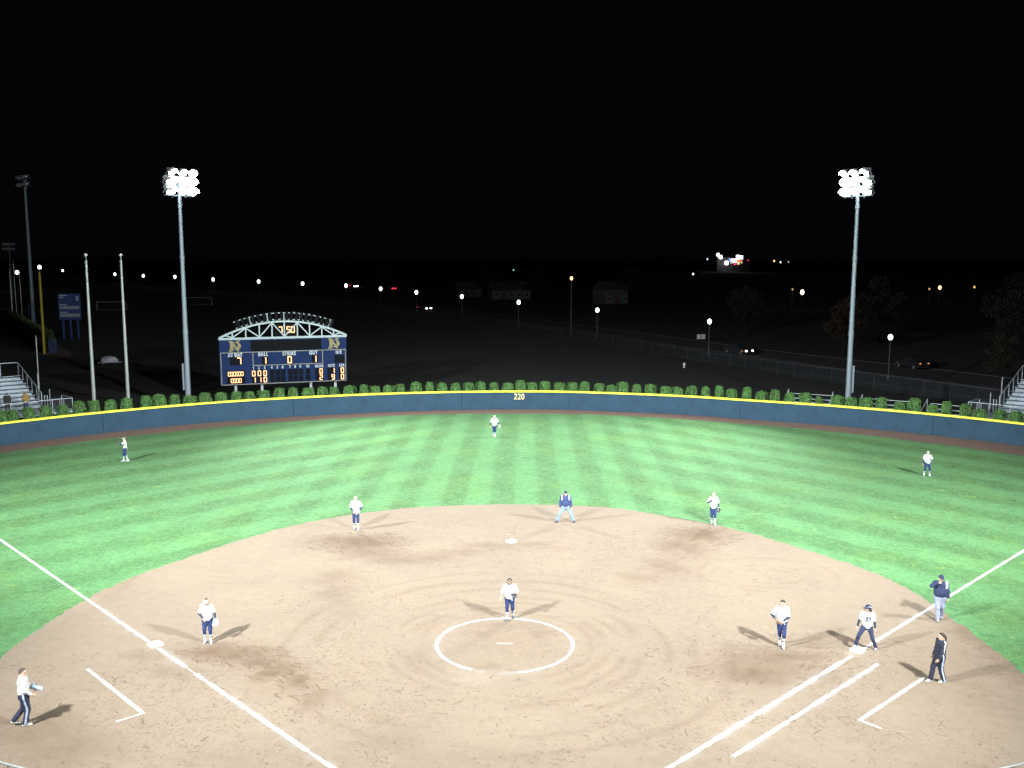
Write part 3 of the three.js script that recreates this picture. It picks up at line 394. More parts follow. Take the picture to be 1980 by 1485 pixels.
{
  const bench = mat([0.46, 0.55, 0.63], 0.5, 0.2), rail = mat([0.55, 0.63, 0.7], 0.45, 0.25), leg = mat([0.25, 0.28, 0.31], 0.5, 0.4);
  const stand = (label, x, z, turn, m) => {                         // local x runs along the rows, z * m runs up and back
    const o = thing('grandstand', label, 'bleachers', [x, 0, z], turn, 'aluminium stands behind the outfield wall'), L = 13, D = 0.95, P = (a, h, b) => V(a, h, b * m);
    for (let k = 0; k < 8; k++) mesh('deck_plank', box(L, 0.05, 0.285, L / 2, D - 0.025, (0.15 + k * 0.3) * m), bench, o);
    mesh('deck_fascia', box(L, 0.16, 0.04, L / 2, D - 0.13, -0.02 * m), bench, o);
    for (let k = 0; k < 8; k++) {
      const h = D + 0.27 * (k + 1), b = 2.55 + 0.8 * k, l = L - 1.75;
      mesh('seat_plank', box(l, 0.045, 0.26, 1.75 + l / 2, h + 0.2, (b + 0.13) * m), bench, o); mesh('foot_plank', box(l, 0.045, 0.5, 1.75 + l / 2, h, (b + 0.53) * m), bench, o); mesh('riser', box(l, 0.2, 0.02, 1.75 + l / 2, h - 0.13, (b + 0.27) * m), bench, o);
    }
    for (let k = 0; k < 6; k++) for (const b of [0.1, 2.5, 5.6, 8.8]) { const top = b < 2.6 ? D - 0.06 : D + 0.27 * ((b - 2.55) / 0.8 + 1) - 0.05; mesh('support_leg', box(0.09, top, 0.09, 0.15 + k * 2.5, top / 2, b * m), leg, o); }
    // front and side railing of the walkway
    const H = 2.0; mesh('handrail', bar(P(0, H, 0), P(L, H, 0), 0.032), rail, o); mesh('handrail', bar(P(0, D + 0.12, 0), P(L, D + 0.12, 0), 0.022), rail, o); mesh('handrail', bar(P(0, H, 0.03), P(0, H, 2.4), 0.032), rail, o);
    for (let a = 0; a <= L + 0.01; a += 1.625) mesh('rail_post', bar(P(a, D, 0), P(a, H, 0), 0.03), rail, o);
    for (const a of [0.62, 0.78, 0.94]) mesh('gate_bar', bar(P(a, D, 0.25), P(a, H + (a === 0.78 ? 0.28 : 0), 0.25), 0.03), rail, o);
    mesh('gate_panel', quad(P(0.05, D, 1.6), P(1.2, D, 1.6), P(1.2, H, 1.6), P(0.05, H, 1.6)), chainlink, o);
    for (let a = 0; a < L - 0.1; a += 1.625) mesh('mesh_panel', quad(P(a + 0.03, D + 0.1, 0), P(a + 1.6, D + 0.1, 0), P(a + 1.6, H, 0), P(a + 0.03, H, 0)), chainlink, o);
    // raking railing at the end of the rows, level rail along the top
    const r0 = P(1.7, 2.35, 2.6), r1 = P(1.7, 4.45, 9.0); mesh('handrail', bar(r0, r1, 0.036), rail, o); mesh('handrail', bar(r1, P(L, 4.45, 9.0), 0.036), rail, o);
    for (let k = 0; k <= 5; k++) { const t = k / 5, q = r0.clone().lerp(r1, t), f = q.clone(); f.y -= 1.12; mesh('rail_post', bar(f, q, 0.034), rail, o); if (k < 5) { const q2 = r0.clone().lerp(r1, (k + 1) / 5), f2 = q2.clone(); f2.y -= 1.12; mesh('mesh_panel', quad(f, f2, q2, q), chainlink, o); } }
    for (let a = 3.2; a <= L; a += 1.9) { mesh('rail_post', bar(P(a, 3.3, 9.0), P(a, 4.45, 9.0), 0.034), rail, o); }
    for (const a of [1.5, 1.28]) mesh('rail_post', bar(P(a, D, 2.45), P(a, 2.1, 2.45), 0.03), rail, o);
    return o;
  };
  stand('aluminium stand with railings at the left edge, three spectators on it', -38.38, -60.09, -2.382, 1);
  stand('empty aluminium stand with railings at the right edge', 38.15, -60.0, -0.725, -1);
  const low = (label, x, z, turn, w) => {
    const o = thing('low_bleachers', label, 'bleachers', [x, 0, z], turn, 'low bleachers behind the right field hedge');
    for (let k = 0; k < 4; k++) { mesh('seat_plank', box(w, 0.05, 0.26, 0, 0.45 + 0.26 * k, -0.6 * k), bench, o); if (k) mesh('foot_plank', box(w, 0.04, 0.28, 0, 0.16 + 0.26 * k, -0.6 * k + 0.3), bench, o); }
    for (const a of [-0.45, 0, 0.45]) { mesh('frame', join([beam(V(0, 0, 0), V(0, 0.02, 0), 0.01, 0.01), box(0.06, 0.06, 2.1, a * w, 0.03, -0.9), ...[0, 1, 2, 3].map((k) => box(0.05, 0.42 + 0.26 * k, 0.05, a * w, (0.42 + 0.26 * k) / 2, -0.6 * k))]), leg, o); }
    for (const s of [-1, 1]) mesh('stair_rail', join([bar(V(s * (w / 2 + 0.15), 0, 0.2), V(s * (w / 2 + 0.15), 1.15, 0.2), 0.025), bar(V(s * (w / 2 + 0.15), 1.15, 0.2), V(s * (w / 2 + 0.15), 2.05, -1.5), 0.025), bar(V(s * (w / 2 + 0.15), 2.05, -1.5), V(s * (w / 2 + 0.15), 0, -1.5), 0.025)]), rail, o);
    mesh('back_rail', join([bar(V(-w / 2, 1.62, -2.05), V(w / 2, 1.62, -2.05), 0.025), bar(V(-w / 2, 0, -2.05), V(-w / 2, 1.62, -2.05), 0.025), bar(V(w / 2, 0, -2.05), V(w / 2, 1.62, -2.05), 0.025)]), rail, o);
    return o;
  };
  low('low bleachers peeping over the hedge left of the right light tower', 26.0, -64.8, -0.44, 3.6);
  low('low bleachers behind the hedge just right of the right light tower', 31.6, -61.6, -0.52, 3.8);
  low('low bleachers behind the hedge nearest the right stand', 35.6, -58.9, -0.68, 3.2);
}

// ---------------------------------------------------------------- beyond the wall, right: fence, path, road, lamps, cars, houses, trees
const LAMPS = [[42.76, -90.17], [26.76, -115.92], [12.81, -144.24], [-1.02, -171.43], [-14.3, -197.9], [-27.58, -222.21], [-40.74, -248.49], [-55.77, -275.94], [-74.33, -297.07], [-95.94, -321.45], [-121.77, -349.88], [-153.0, -393.66], [-174.84, -413.5], [-202.95, -448.11], [-281.96, -556.47]];
function strip(name, pts, o0, o1, y, m) { const c = spline(pts, 120).map(([x, z]) => V(x, 0, z)), a = [], b = []; c.forEach((p, i) => { const t = c[Math.min(c.length - 1, i + 1)].clone().sub(c[Math.max(0, i - 1)]).normalize(), n = V(-t.z, 0, t.x); a.push([p.x + n.x * o0, p.z + n.z * o0]); b.push([p.x + n.x * o1, p.z + n.z * o1]); }); return sheet(name, [...a, ...b.reverse()], y, m, [0, 0, 8, 8]); }
{
  const n = 256, d = new Uint8Array(n * n * 4); for (let j = 0; j < n; j++) for (let i = 0; i < n; i++) { const k = 0.75 + 0.4 * fbm(i / 30, j / 30, 2) + 0.4 * (hash2(i, j, 6) - 0.5), o = (j * n + i) * 4; d[o] = enc(0.032 * k); d[o + 1] = enc(0.032 * k); d[o + 2] = enc(0.038 * k); d[o + 3] = 255; }
  const t = texture(n, n, d, true, true), asphalt = new THREE.MeshStandardMaterial({ map: t, roughness: 0.95 }), concrete = new THREE.MeshStandardMaterial({ map: t, color: new THREE.Color(1.5, 1.45, 1.4), roughness: 0.95 });
  const line = [[76, -36], [59, -63], ...LAMPS];
  strip('road', line, 3.0, 13.5, 0.02, asphalt); strip('footpath', line, -5.2, -3.7, 0.024, concrete);
  for (const off of [2.85, 13.5]) { const c = spline(line.slice(0, 9), 90).map(([x, z]) => V(x, 0, z)); const S = c.map((p, i) => { const q = c[Math.min(c.length - 1, i + 1)].clone().sub(c[Math.max(0, i - 1)]).normalize(); return V(p.x - q.z * off, 0, p.z + q.x * off); }); tag(mesh('kerb', sweep(S, [[0, 0], [0, 0.12], [0.15, 0.12], [0.15, 0]]), concrete), null, null, null, 'structure'); }
  // chain-link fence
  const f = thing('chain_link_fence', 'long grey chain-link fence running beside the road on the right', 'fence'), gal = matte([0.04, 0.042, 0.048]);
  const pts = spline([[-24, -208], [-8, -176], [7.94, -143.94], [20.5, -115.62], [25.45, -106.2], [32.08, -92.83], [37.14, -82.97], [42.72, -73.97], [52, -58.5]], 56), fp = pts.map(([x, z]) => V(x, 0, z));
  const post = new THREE.CylinderGeometry(0.035, 0.035, 1.85, 8).translate(0, 0.925, 0);
  fp.forEach((p, i) => { mesh('fence_post', post, gal, f).position.copy(p); if (i + 1 < fp.length) { const q = fp[i + 1], u = V(0, 1.78, 0); mesh('top_rail', bar(p.clone().add(u), q.clone().add(u), 0.022, 0.022, 6), gal, f); mesh('mesh_panel', quad(p.clone().add(V(0, 0.05, 0)), q.clone().add(V(0, 0.05, 0)), q.clone().add(u), p.clone().add(u)), chainlink, f); } });
}
{
  const pole = mat([0.05, 0.055, 0.06], 0.5, 0.3), globe = glow([0.78, 0.95, 1.0], 5, [0.7, 0.7, 0.7]);
  const shaft = join([new THREE.CylinderGeometry(0.06, 0.09, 4.6, 10).translate(0, 2.3, 0), new THREE.CylinderGeometry(0.14, 0.2, 0.5, 10).translate(0, 0.25, 0), new THREE.CylinderGeometry(0.15, 0.07, 0.12, 10).translate(0, 4.62, 0)]);
  const ball = new THREE.SphereGeometry(0.29, 16, 12).scale(0.92, 1.2, 0.92).translate(0, 4.95, 0), cap = new THREE.ConeGeometry(0.2, 0.14, 12).translate(0, 5.27, 0);
  const words = ['rightmost, nearest to the viewer', 'second from the right', 'third from the right', 'fourth from the right', 'fifth from the right', 'sixth from the right', 'seventh from the right', 'eighth from the right', 'ninth from the right', 'tenth from the right', '11th from the right', '12th from the right', '13th from the right', '14th from the right', '15th from the right, farthest'];
  LAMPS.forEach(([x, z], i) => {
    const o = thing('street_lamp', `street lamp with glowing white globe along the road, ${words[i]}`, 'street lamp', [x, 0, z], 0, 'globe lamps along the road'), big = 1 + Math.min(1.1, i * 0.1);
    mesh('post', shaft, pole, o); const g = mesh('globe', ball, globe, o); g.position.y = 4.95 * (1 - big); g.scale.setScalar(big); mesh('finial', cap, pole, o).position.y = 0.3 * (big - 1);
    if (i < 4) { const L = new THREE.PointLight(0xcfefff, 5); L.name = 'globe_light'; L.position.set(0, 4.95, 0); L.shadow.radius = 10; L.castShadow = true; o.add(L); }
  });
  // tall mast lamps far left
  for (const [x, z, h, l] of [[-200.1, -370.1, 9, 'bright far lamp above the tip of the yellow foul pole'], [-205.7, -363, 7, 'bright far lamp behind the three thin flagpoles']]) { const o = thing('mast_lamp', l, 'street lamp', [x, 0, z], 0); mesh('post', new THREE.CylinderGeometry(0.08, 0.14, h, 8).translate(0, h / 2, 0), pole, o); mesh('lamp_head', new THREE.SphereGeometry(0.72, 14, 10).scale(1, 1.1, 1).translate(0, h + 0.3, 0), glow([0.86, 0.84, 1], 6), o); }
  const far = [[8.55, 10.27, -149.9, [1, 0.42, 0.14], 0.28, 7, 'orange sodium lamp on a tall pole above the houses'], [75.24, 4.58, -239.9, [1, 0.78, 0.55], 0.6, 5, 'bright warm porch lamp left of the right light tower'], [72.9, 5.3, -241, [0.5, 0.3, 0.1], 0.3, 1.0, 'dim amber lamp beside the bright warm porch lamp'], [129.37, 4.65, -279.9, [1, 0.5, 0.2], 0.55, 4, 'orange lamp on the dark slope right of the right light tower'], [126.2, 4.2, -280, [0.6, 0.35, 0.15], 0.3, 1.2, 'faint amber lamp left of the orange slope lamp'], [149.37, 4.21, -299.9, [0.8, 0.45, 0.15], 0.35, 1.6, 'small amber lamp nearest the right edge'],
    [111, 12.5, -570, [0.6, 0.9, 1], 0.5, 1.6, 'small bluish lamp left of the far shop lights'], [102.5, 3.4, -570, [0.85, 0.95, 1], 0.6, 2.2, 'small white lamp below and left of the far shop lights'], [157, 11.4, -590, [1, 0.6, 0.25], 0.55, 2.5, 'small orange lamp right of the far shop lights'], [161, 10.6, -590, [1, 0.85, 0.65], 0.55, 2, 'small cream lamp right of the small orange lamp'], [166, 10.8, -590, [0.7, 0.9, 0.9], 0.4, 1, 'faint white lamp farthest right of the shop lights'], [-98, 4.5, -180, [1, 0.8, 0.6], 0.1, 3, 'tiny warm lamp between the dark tower and yellow foul pole']];
  for (const [x, y, z, c, r, k, l] of far) { const o = thing('distant_lamp', l, 'lamp', [x, 0, z], 0); mesh('post', new THREE.CylinderGeometry(0.06, 0.1, y, 8).translate(0, y / 2, 0), pole, o); mesh('lamp_arm', box(0.5, 0.06, 0.06, 0.2, y + 0.02, 0), pole, o); mesh('lamp_head', new THREE.SphereGeometry(r, 12, 8).scale(0.85, 1.15, 0.85).translate(0, y, 0.1), glow(c, k), o); }
  const s = thing('traffic_light', 'tiny green traffic light far off behind centre field', 'traffic light', [-8.2, 0, -580], 0); mesh('post', new THREE.CylinderGeometry(0.08, 0.12, 5, 8).translate(0, 2.5, 0), pole, s); mesh('housing', box(0.6, 1.7, 0.4, 0, 5.6, 0), pole, s); mesh('green_lens', new THREE.SphereGeometry(0.42, 10, 8).translate(0, 5.5, 0.25), glow([0.25, 1, 0.6], 1.2), s);
}
{
  // shops on the far rise
  const o = thing('shop_building', 'far shop with bright windows and red signs on the horizon', 'building', [190, 0, -880], 0), dark = mat([0.05, 0.05, 0.055], 0.8), Xp = (p) => (p - 1411.4) * 0.49, Yp = (q) => 14.54 - (q - 495) * 0.49;
  mesh('wall', box(32, 13, 8, 4, 6.5, -4.2), dark, o); mesh('roof', box(33, 0.5, 9, 4, 13.25, -4.2), dark, o);
  for (const [a, b, c, d, col, k] of [[1409, 499, 1412, 505, [0.2, 0.35, 1], 1.2], [1413, 500, 1417, 506, [0.8, 0.9, 1], 2.5], [1418, 500, 1424, 507, [1, 0.92, 0.9], 3], [1423, 493, 1429, 502, [1, 0.95, 0.85], 3.5], [1430, 494, 1432, 501, [1, 0.95, 0.85], 3], [1433, 494, 1436, 501, [1, 0.95, 0.9], 2.5], [1412, 507, 1418, 509, [0.6, 0.6, 0.6], 1], [1425, 505, 1430, 511, [1, 0.75, 0.35], 1], [1432, 504, 1435, 509, [0.7, 0.6, 0.4], 0.8]]) { const w = mesh('window', box((c - a) * 0.49, (d - b) * 0.49, 0.2, Xp((a + c) / 2), Yp((b + d) / 2), -0.05), glow(col, k), o); mesh('frame', box((c - a) * 0.49 + 0.3, 0.18, 0.24, Xp((a + c) / 2), Yp(d) - 0.09, -0.03), dark, w); }
  for (const [a, b, r, col] of [[1421, 510, 1.1, [1, 0.05, 0.2]], [1428, 503.5, 1.2, [1, 0.15, 0.06]], [1432, 504, 1, [1, 0.1, 0.08]], [1446, 503, 0.8, [0.5, 0.02, 0.06]]]) mesh('sign', box(r * 1.9, r * 1.5, 0.2, Xp(a), Yp(b), 0.12), glow(col, 1.3), o);
  for (const [px, py, c, r, k, l] of [[1386, 492.5, [1, 0.78, 0.5], 1.5, 9, 'left of two big warm floodlights beside the far shop'], [1391, 497, [1, 0.93, 0.82], 1.7, 9, 'right of two big warm floodlights beside the far shop'], [1402.5, 508, [0.85, 0.9, 1], 1.9, 9, 'big white floodlight in front of the far shop']]) { const f = thing('yard_floodlight', l, 'lamp', [190 + Xp(px), 0, -874], 0); const y = Yp(py); mesh('post', new THREE.CylinderGeometry(0.12, 0.2, y, 8).translate(0, y / 2, 0), dark, f); mesh('lamp_head', new THREE.SphereGeometry(r, 14, 10).translate(0, y, 0), glow(c, k), f); }
}
{
  // cars
  const glass = mat([0.02, 0.022, 0.025], 0.08), tyre = mat([0.02, 0.02, 0.02], 0.9), rim = mat([0.4, 0.4, 0.42], 0.35, 0.7), headOn = glow([1, 0.9, 0.78], 7), amber = glow([1, 0.32, 0.08], 1.6), red = glow([1, 0.04, 0.08], 1.6), off = mat([0.3, 0.3, 0.3], 0.2);
  const side = new THREE.Shape(); [[-2.2, 0.35], [-2.24, 0.75], [-2.0, 0.92], [-1.35, 0.98], [1.0, 0.96], [1.9, 0.82], [2.22, 0.66], [2.24, 0.32], [1.75, 0.28], [-1.8, 0.28]].forEach(([x, y], i) => (i ? side.lineTo(x, y) : side.moveTo(x, y))); side.closePath();
  const bodyG = new THREE.ExtrudeGeometry(side, { depth: 1.56, bevelEnabled: true, bevelSize: 0.07, bevelThickness: 0.1, bevelSegments: 2 }).translate(0, 0, -0.78);
  const top = new THREE.Shape(); [[-1.5, 0.97], [-0.95, 1.42], [0.25, 1.45], [1.0, 0.97]].forEach(([x, y], i) => (i ? top.lineTo(x, y) : top.moveTo(x, y))); top.closePath();
  const cabinG = new THREE.ExtrudeGeometry(top, { depth: 1.3, bevelEnabled: true, bevelSize: 0.05, bevelThickness: 0.09, bevelSegments: 2 }).translate(0, 0, -0.65);
  const wheelG = new THREE.CylinderGeometry(0.33, 0.33, 0.2, 18).rotateX(Math.PI / 2), rimG = new THREE.CylinderGeometry(0.2, 0.2, 0.215, 12).rotateX(Math.PI / 2), lampG = new THREE.SphereGeometry(0.15, 12, 8).scale(0.6, 0.8, 1.5);
  const car = (label, x, z, turn, paint, front, rear, k = 1) => { const o = thing('car', label, 'car', [x, 0.02, z], turn, 'cars on the road'); mesh('body', bodyG, mat(paint, 0.3, 0.2), o); mesh('cabin_glass', cabinG, glass, o); mesh('roof', box(1.15, 0.05, 1.36, -0.35, 1.515, 0), mat(paint, 0.3, 0.2), o);
    for (const a of [-1.35, 1.4]) for (const s of [-1, 1]) { const w = mesh('wheel', wheelG, tyre, o); w.position.set(a, 0.33, 0.8 * s); mesh('rim', rimG, rim, w); }
    for (const s of [-0.62, 0.62]) { const h = mesh('headlight', lampG, front, o); h.position.set(2.25, 0.64, s); h.scale.setScalar(k); const t = mesh('tail_light', lampG, rear, o); t.position.set(-2.22, 0.78, s); t.scale.setScalar(k); mesh('side_marker', box(0.12, 0.1, 0.05, 1.7, 0.62, s * 1.45), front === headOn && k < 1.3 ? amber : off, o); } return o; };
  const dir = Math.atan2(-0.85, 0.53);      // nose towards the viewer, down the road
  car('dark car with white headlights coming along the road, left of the right tower', 31.6, -118.8, dir, [0.03, 0.03, 0.035], headOn, red, 1.05);
  car('dark car with amber lights beyond the road fence, below the rightmost street lamp', 50.0, -101.5, dir + 2.9, [0.025, 0.025, 0.03], off, amber, 0.9);
  car('far car with two headlights on the dark road right of the scoreboard', -26.2, -228.5, dir + 0.05, [0.1, 0.1, 0.11], headOn, red, 1.6);
  car('farthest car with small white headlights on the road at left', -77.7, -409, dir + 0.1, [0.1, 0.1, 0.1], headOn, red, 2.4);
  car('far car with red tail lights on the road at left', -56, -376, dir + Math.PI + 0.1, [0.1, 0.1, 0.1], off, red, 2.4);
}
{
  const siding = mat([0.11, 0.115, 0.125], 0.9), siding2 = mat([0.07, 0.06, 0.055], 0.9), shingle = mat([0.06, 0.06, 0.065], 0.9), frame = mat([0.6, 0.6, 0.6], 0.7), pane = mat([0.02, 0.022, 0.03], 0.1), door = mat([0.12, 0.06, 0.05], 0.7);
  const house = (label, x, z, turn, w, d, h, m) => {
    const o = thing('house', label, 'house', [x, 0, z], turn, 'houses across the road'); mesh('wall', box(w, h, d, 0, h / 2, 0), m, o);
    const s = new THREE.Shape(); s.moveTo(-d / 2 - 0.4, 0); s.lineTo(d / 2 + 0.4, 0); s.lineTo(0, d * 0.36); s.closePath(); const r = mesh('roof', new THREE.ExtrudeGeometry(s, { depth: w + 0.7, bevelEnabled: false }).rotateY(Math.PI / 2).translate(-w / 2 - 0.35, h + 0.003, 0), shingle, o); mesh('chimney', box(0.6, 1.6, 0.6, w * 0.25, h + d * 0.3, -0.4), siding2, r);
    const n = Math.round(w / 2.6); for (let k = 0; k < n; k++) { const wx = -w / 2 + (k + 0.5) * w / n; if (k === 1) { const q = mesh('door', box(0.95, 2.05, 0.08, wx, 1.03, d / 2 + 0.045), door, o); mesh('handle', box(0.05, 0.05, 0.08, wx + 0.36, 1, d / 2 + 0.1), frame, q); } else { const q = mesh('window', box(1.1, 1.25, 0.06, wx, 1.65, d / 2 + 0.034), frame, o); mesh('pane', box(0.95, 1.08, 0.03, wx, 1.65, d / 2 + 0.06), pane, q); } }
  };
  house('pale low house with dark roof across the road at centre', -5.5, -297, 0.25, 13, 8, 3, siding); house('pale gabled house across the road right of the orange lamp', 25.7, -268, 0.5, 8, 7, 4.2, siding); house('small drab house left of the pale low house', -20, -312, 0.25, 8.5, 7, 2.9, siding2);
}
{
  // trees
  const bark = matte([0.02, 0.015, 0.012]), kinds = [];
  for (let v = 0; v < 3; v++) {
    const r = rng(300 + v), pos = [], col = [], H = 7.5, clumps = []; for (let k = 0; k < 26; k++) { const a = r() * 6.283, t = r(), R = Math.sqrt(r()) * (2.6 - 1.6 * Math.abs(t - 0.4)); clumps.push([Math.cos(a) * R, 2.6 + t * 4.6, Math.sin(a) * R, 0.5 + 0.55 * r()]); }
    for (let k = 0; k < 3200; k++) { const c = clumps[Math.floor(r() * 26)], a = r() * 6.283, u = 2 * r() - 1, q = c[3] * (0.55 + 0.5 * r()), s = Math.sqrt(1 - u * u), p = V(c[0] + q * s * Math.cos(a), c[1] + q * u * 0.8, c[2] + q * s * Math.sin(a)), d1 = V(r() - 0.5, r() - 0.5, r() - 0.5).normalize().multiplyScalar(0.14), d2 = V(r() - 0.5, r() - 0.5, r() - 0.5).normalize().multiplyScalar(0.09), t = 0.6 + 0.8 * r(), cc = v === 1 ? [0.024, 0.012, 0.005] : v === 0 ? [0.014, 0.01, 0.005] : [0.008, 0.01, 0.005]; for (const e of [p.clone().add(d1), p.clone().add(d2), p.clone().sub(d1), p.clone().sub(d1), p.clone().sub(d2), p.clone().add(d1)]) { pos.push(e.x, e.y, e.z); col.push(cc[0] * t, cc[1] * t, cc[2] * t); } }
    const g = new THREE.BufferGeometry(); g.setAttribute('position', new THREE.Float32BufferAttribute(pos, 3)); g.setAttribute('color', new THREE.Float32BufferAttribute(col, 3)); g.computeVertexNormals();
    const limbs = [bar(V(0, 0, 0), V(0.05, 2.8, 0), 0.2, 0.13, 9), bar(V(0.05, 2.8, 0), V(0.1, 6.3, 0.1), 0.13, 0.03, 7)]; for (const c of clumps.slice(0, 14)) limbs.push(bar(V(0.05, 1.9 + 0.3 * (c[1] - 2.6), 0), V(c[0], c[1], c[2]), 0.055, 0.015, 5));
    kinds.push([g, join(limbs)]);
  }
  const leaf = new THREE.MeshStandardMaterial({ vertexColors: true, roughness: 0.9, side: THREE.DoubleSide });
  for (const [x, z, s, k, l] of [[46.5, -117.5, 1.15, 1, 'rusty autumn tree beside the road just left of the right light tower'], [53.5, -86, 0.75, 0, 'small brown tree beside the road below the rightmost street lamp'], [67, -112, 1.3, 2, 'dark tree across the road near the right edge'], [60, -140, 1.4, 0, 'dark tree across the road behind the right light tower'], [40, -152, 1.2, 2, 'dark tree across the road behind the oncoming car'], [31, -252, 1.5, 2, 'dark tree beside the pale gabled house'], [-12, -300, 1.5, 0, 'dark tree between the two houses at centre'], [4, -285, 1.4, 1, 'dim autumn tree right of the pale low house'], [88, -150, 1.6, 2, 'tall dark tree on the slope at far right'], [-52, -330, 1.6, 2, 'dark tree behind the far bend of the road']]) { const o = thing('tree', l, 'tree', [x, 0, z], s * 3, 'trees beyond the road'); o.scale.setScalar(s); mesh('crown', kinds[k][0], leaf, o); mesh('trunk', kinds[k][1], bark, o); }
  { const r = rng(19), pos = [], col = []; for (let k = 0; k < 15000; k++) { const a = -0.62 + 1.24 * r(); if (a > 0.185 && a < 0.295) continue; const D = 640 + 130 * r(), top = 7 + 9 * fbm(a * 26, 1.5, 8, 4), x = Math.sin(a) * D, z = -Math.cos(a) * D, y = top * Math.sqrt(r()), s = 0.6 + 0.8 * r(); for (let q = 0; q < 3; q++) { pos.push(x + (r() - 0.5) * 4, y + (r() - 0.5) * 3, z + (r() - 0.5) * 4); col.push(0.02 * s, 0.024 * s, 0.013 * s); } } const g = new THREE.BufferGeometry(); g.setAttribute('position', new THREE.Float32BufferAttribute(pos, 3)); g.setAttribute('color', new THREE.Float32BufferAttribute(col, 3)); g.computeVertexNormals(); tag(mesh('far_wood', g, leaf), 'black far-off wood along the horizon', 'wood', null, 'stuff'); }
  const sg = thing('road_sign', 'pair of small white boards standing by the road fence', 'sign', [29.6, 0, -137.7], 0.3), white = mat([0.55, 0.55, 0.55], 0.6); mesh('board', box(0.7, 0.8, 0.04, -0.4, 0.95, 0), white, sg); mesh('board', box(0.7, 0.8, 0.04, 0.4, 0.95, 0), white, sg); for (const a of [-0.4, 0.4]) mesh('post', box(0.06, 0.95, 0.05, a, 0.475, -0.05), bark, sg);
  const hy = thing('hydrant', 'small pale hydrant standing in the dark grass behind right field', 'hydrant', [20.9, 0, -101.3], 0); mesh('barrel', new THREE.LatheGeometry([[0.16, 0], [0.16, 0.05], [0.11, 0.07], [0.11, 0.5], [0.14, 0.52], [0.13, 0.6], [0.06, 0.68], [0.001, 0.7]].map(([a, b]) => new THREE.Vector2(a, b)), 14), white, hy); mesh('nozzle', bar(V(-0.19, 0.4, 0), V(0.19, 0.4, 0), 0.05), white, hy);
}

